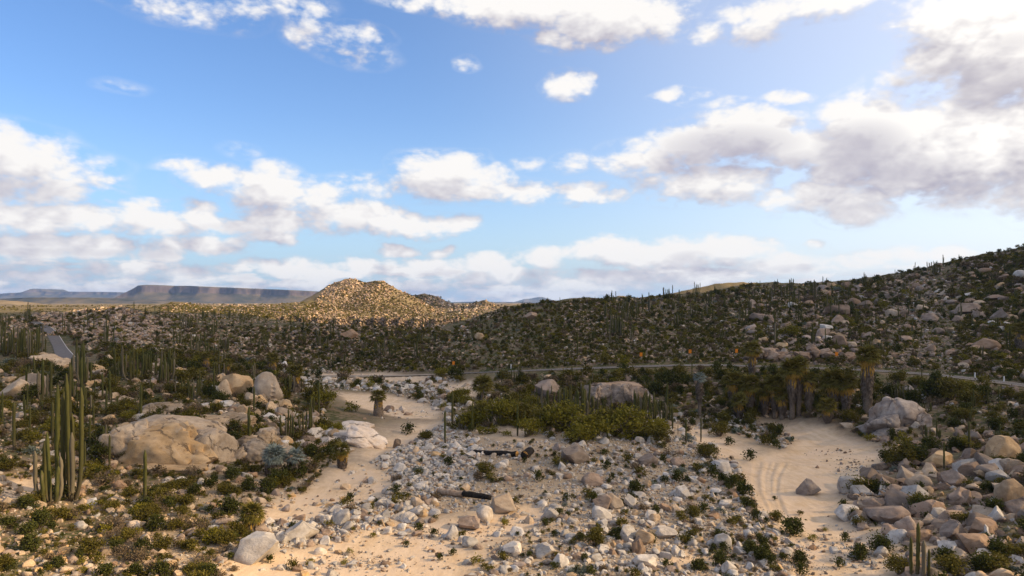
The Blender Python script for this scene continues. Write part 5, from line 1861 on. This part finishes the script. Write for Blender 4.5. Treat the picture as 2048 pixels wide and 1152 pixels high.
HANDS = [(340, 1010, 74, 'dry brown'), (230, 1060, 70, 'dry brown'), (400, 1065, 64, 'dry brown'), (300, 1040, 56, 'olive'), (120, 1040, 60, 'olive'), (390, 990, 40, 'dark green'), (60, 1100, 56, 'dark green'), (180, 1110, 66, 'olive'), (280, 1120, 60, 'dry brown'), (400, 1135, 66, 'dry brown'),
         (70, 1010, 46, 'olive'), (20, 1140, 40, 'dark green'), (140, 960, 30, 'olive'), (1388, 1035, 44, 'olive'), (1190, 1092, 58, 'olive'), (1235, 1076, 40, 'dark green'), (1160, 1150, 60, 'grey green'), (1585, 1068, 62, 'dark green'), (1495, 1018, 40, 'dark green'), (1482, 990, 36, 'dark green'),
         (1520, 1122, 52, 'dark green'), (1440, 1130, 50, 'dark green'), (1400, 1140, 44, 'dark green'), (1448, 1105, 34, 'dark green'), (1425, 955, 36, 'dark green'), (1460, 890, 30, 'dark green'), (1440, 872, 50, 'olive'), (1500, 920, 34, 'dark green'), (1530, 890, 30, 'olive'), (1410, 915, 60, 'olive'), (1340, 915, 44, 'dry brown'),
         (1805, 930, 86, 'olive'), (1830, 925, 70, 'dark green'), (1760, 1105, 56, 'dark green'), (1720, 1118, 50, 'dark green'), (1990, 1030, 60, 'dark green'), (1800, 1148, 70, 'olive'), (1900, 1150, 80, 'olive'), (1980, 1140, 80, 'olive'), (2030, 1110, 50, 'olive'),
         (985, 1040, 0, 'olive'), (836, 1064, 34, 'dark green'), (868, 1072, 30, 'dark green'), (925, 1075, 30, 'olive'), (878, 1120, 26, 'dark green'), (700, 1005, 30, 'dark green'), (1120, 1030, 30, 'dark green'), (1060, 1145, 0, 'olive'), (1280, 950, 36, 'olive'), (1270, 985, 44, 'dark green'), (1310, 1030, 28, 'dark green'),
         (650, 815, 66, 'yellow green'), (630, 800, 50, 'olive'), (700, 822, 36, 'yellow green'), (815, 868, 36, 'dark green'), (970, 950, 47, 'olive'), (1185, 878, 94, 'yellow green'), (1130, 860, 106, 'yellow green'), (1255, 872, 106, 'yellow green'), (1060, 870, 70, 'yellow green'), (1000, 850, 94, 'yellow green'), (960, 840, 70, 'olive'),
         (1090, 852, 82, 'olive'), (1220, 860, 82, 'olive'), (940, 855, 70, 'yellow green'), (1040, 845, 82, 'olive'), (1155, 885, 59, 'yellow green'), (1310, 882, 70, 'olive'), (550, 800, 34, 'dark green'), (885, 755, 40, 'yellow green'), (1578, 675, 50, 'yellow green'), (1245, 730, 36, 'yellow green'), (1210, 728, 36, 'olive'), (1340, 775, 60, 'dark green'), (1310, 790, 44, 'dark green'), (250, 820, 36, 'yellow green'), (230, 830, 46, 'olive'), (120, 830, 60, 'olive'), (110, 865, 66, 'yellow green'),
         (210, 880, 50, 'dark green'), (200, 920, 56, 'dark green'), (60, 800, 56, 'dark green'), (1900, 800, 76, 'olive'), (1860, 800, 66, 'dark green'), (1940, 810, 60, 'olive'), (1990, 860, 40, 'dark green'), (540, 835, 28, 'olive'), (470, 870, 36, 'dark green'), (590, 940, 0, 'olive'), (620, 945, 36, 'dry brown'), (660, 915, 34, 'dark green'), (870, 1000, 36, 'dry brown')]
for u, v, s, t in HANDS:
    if s:
        g = ground_at([u], [min(v, 1158)])[0]
        if not np.isnan(g[0]):
            shr.append([g[0], g[1], g[2], float(s) * .92, t])
for (u, v, s) in [(620, 1128, 22), (700, 1108, 18), (745, 1075, 16), (812, 1092, 20), (905, 1110, 24), (955, 1128, 26), (585, 1140, 30), (660, 1052, 24), (760, 1050, 18), (1010, 1050, 20), (870, 1040, 18), (540, 1125, 24), (790, 1010, 26), (745, 1018, 20), (690, 1128, 18), (1005, 1120, 30), (1625, 1080, 22), (1650, 1062, 16), (1690, 1085, 24), (1600, 1030, 16), (1550, 1000, 14), (1540, 1130, 36), (1680, 1135, 30)]:
    g = ground_at([u], [v])[0]
    shr.append([g[0], g[1], g[2], float(s), random.choice(['dark green', 'olive', 'yellow green'])])
shr.sort(key=lambda q: -q[3] if in_frame(q) else 0)
items = []
for i, (x, y, z, s, t) in enumerate(shr[:298]):
    rad = s / 2 * y / F
    fo, tw = HISH[t][i % 3]
    o = link('shrub', None, None, (x, y, z - .03), (0, 0, random.uniform(0, 6.28)), (rad * random.uniform(.95, 1.15), rad * random.uniform(.9, 1.1), rad * random.uniform(.75, 1.0)))
    link('foliage', fo, o)
    link('twigs', tw, o)
    tag(o, None, 'shrub', 'shrubs over the valley')
    u, v = world_px((x, y, z + rad * .5))
    items.append((o, u, v, f'{size_word(s * .8)} {t.replace("yellow green", "yellow-green").replace("grey green", "grey-green")} shrub'))
write_labels(items)
rest = shr[298:]
RS = np.array([q[:4] for q in rest])
tv = np.array([KINDS.index(q[4]) * 3 for q in rest]) + rng.integers(0, 3, len(rest))
rad = RS[:, 3] / 2 * RS[:, 1] / F
pos = RS[:, :3].copy()
pos[:, 2] -= rad * .05
gn_stuff('scrub', LOSH, pos, np.stack([rng.uniform(-.1, .1, len(rest)), rng.uniform(-.1, .1, len(rest)), rng.uniform(0, 6.28, len(rest))], 1),
         np.stack([rad, rad, rad * rng.uniform(.7, 1.15, len(rest))], 1), tv)

# ------------------------------------------------------------------ the remaining cactus
def czone(poly, n_, h0, h1, forms):
    u, v = sample_poly(poly, n_)
    P = ground_at(u, v)
    out = []
    for p in P:
        if np.isnan(p[0]) or bil(sand, p[0:1], p[1:2])[0] > .3 or bil(road_flat, p[0:1], p[1:2])[0] > .2:
            continue
        nz = vnoise(p[0:1] / 14, p[1:2] / 20, 77)[0]
        if random.random() > np.clip((nz - .35) * 3, .05, 1):
            continue
        out.append([p[0], p[1], p[2], random.uniform(h0, h1) * random.uniform(.75, 1.1), random.choice(forms)])
    return out


ALLF = list(range(15))
cz = czone([(0, 640), (330, 660), (460, 690), (470, 760), (300, 770), (0, 770)], 80, 20, 54, [0, 1, 2, 3, 6, 9, 11, 12, 13])
cz += czone([(0, 770), (240, 770), (240, 950), (0, 960)], 30, 34, 74, [0, 1, 2, 3, 6, 9, 12])
cz += czone([(250, 780), (640, 760), (640, 880), (480, 900), (250, 830)], 30, 26, 60, [0, 1, 2, 3, 12])
cz += czone([(340, 650), (900, 665), (900, 735), (640, 740), (470, 710)], 90, 14, 34, ALLF)
cz += czone([(900, 660), (1100, 612), (1500, 578), (1700, 570), (1900, 535), (2048, 510), (2048, 720), (1560, 700), (1000, 725)], 420, 10, 30, ALLF)
cz += czone([(1200, 600), (1700, 572), (1700, 640), (1200, 660)], 200, 12, 34, [0, 1, 2, 3, 12, 13])
cz += czone([(240, 618), (660, 640), (660, 660), (300, 650)], 70, 10, 24, ALLF)
cz += czone(LITH, 60, 5, 12, [0, 3])
cz += czone(TERR, 40, 18, 40, [0, 3, 12, 13])
cz += czone(RBANK, 36, 18, 40, [0, 3, 12])
cz += czone(THICK, 22, 26, 56, [0, 1, 2, 12, 13])
cz.sort(key=lambda q: -q[3])
nn = 298 - n_cact
for x, y, z, s, w in cz[:nn]:
    o = cactus((x, y, z), s * y / F, w, random.uniform(0, 6.28))
    u, v = world_px((x, y, z))
    cact_items.append((o, u, v - s * .4, s, CPRO[w][0]))
write_labels([(o, u, v, f"{'towering' if s > 80 else 'tall' if s > 50 else 'middling' if s > 30 else 'short'} {f} cactus") for o, u, v, s, f in cact_items])
rest = cz[nn:]
if rest:
    RS = np.array([q[:4] for q in rest])
    h = RS[:, 3] * RS[:, 1] / F
    gn_stuff('cactus_scrub', FAR_CACT, RS[:, :3], np.stack([np.zeros(len(rest)), np.zeros(len(rest)), rng.uniform(0, 6.28, len(rest))], 1), np.stack([h * .75, h * .75, h], 1), [q[4] for q in rest])
print('boulders', len(rocks), 'gravel', len(gz), 'shrubs', len(shr), 'cacti', len(cz) + n_cact)
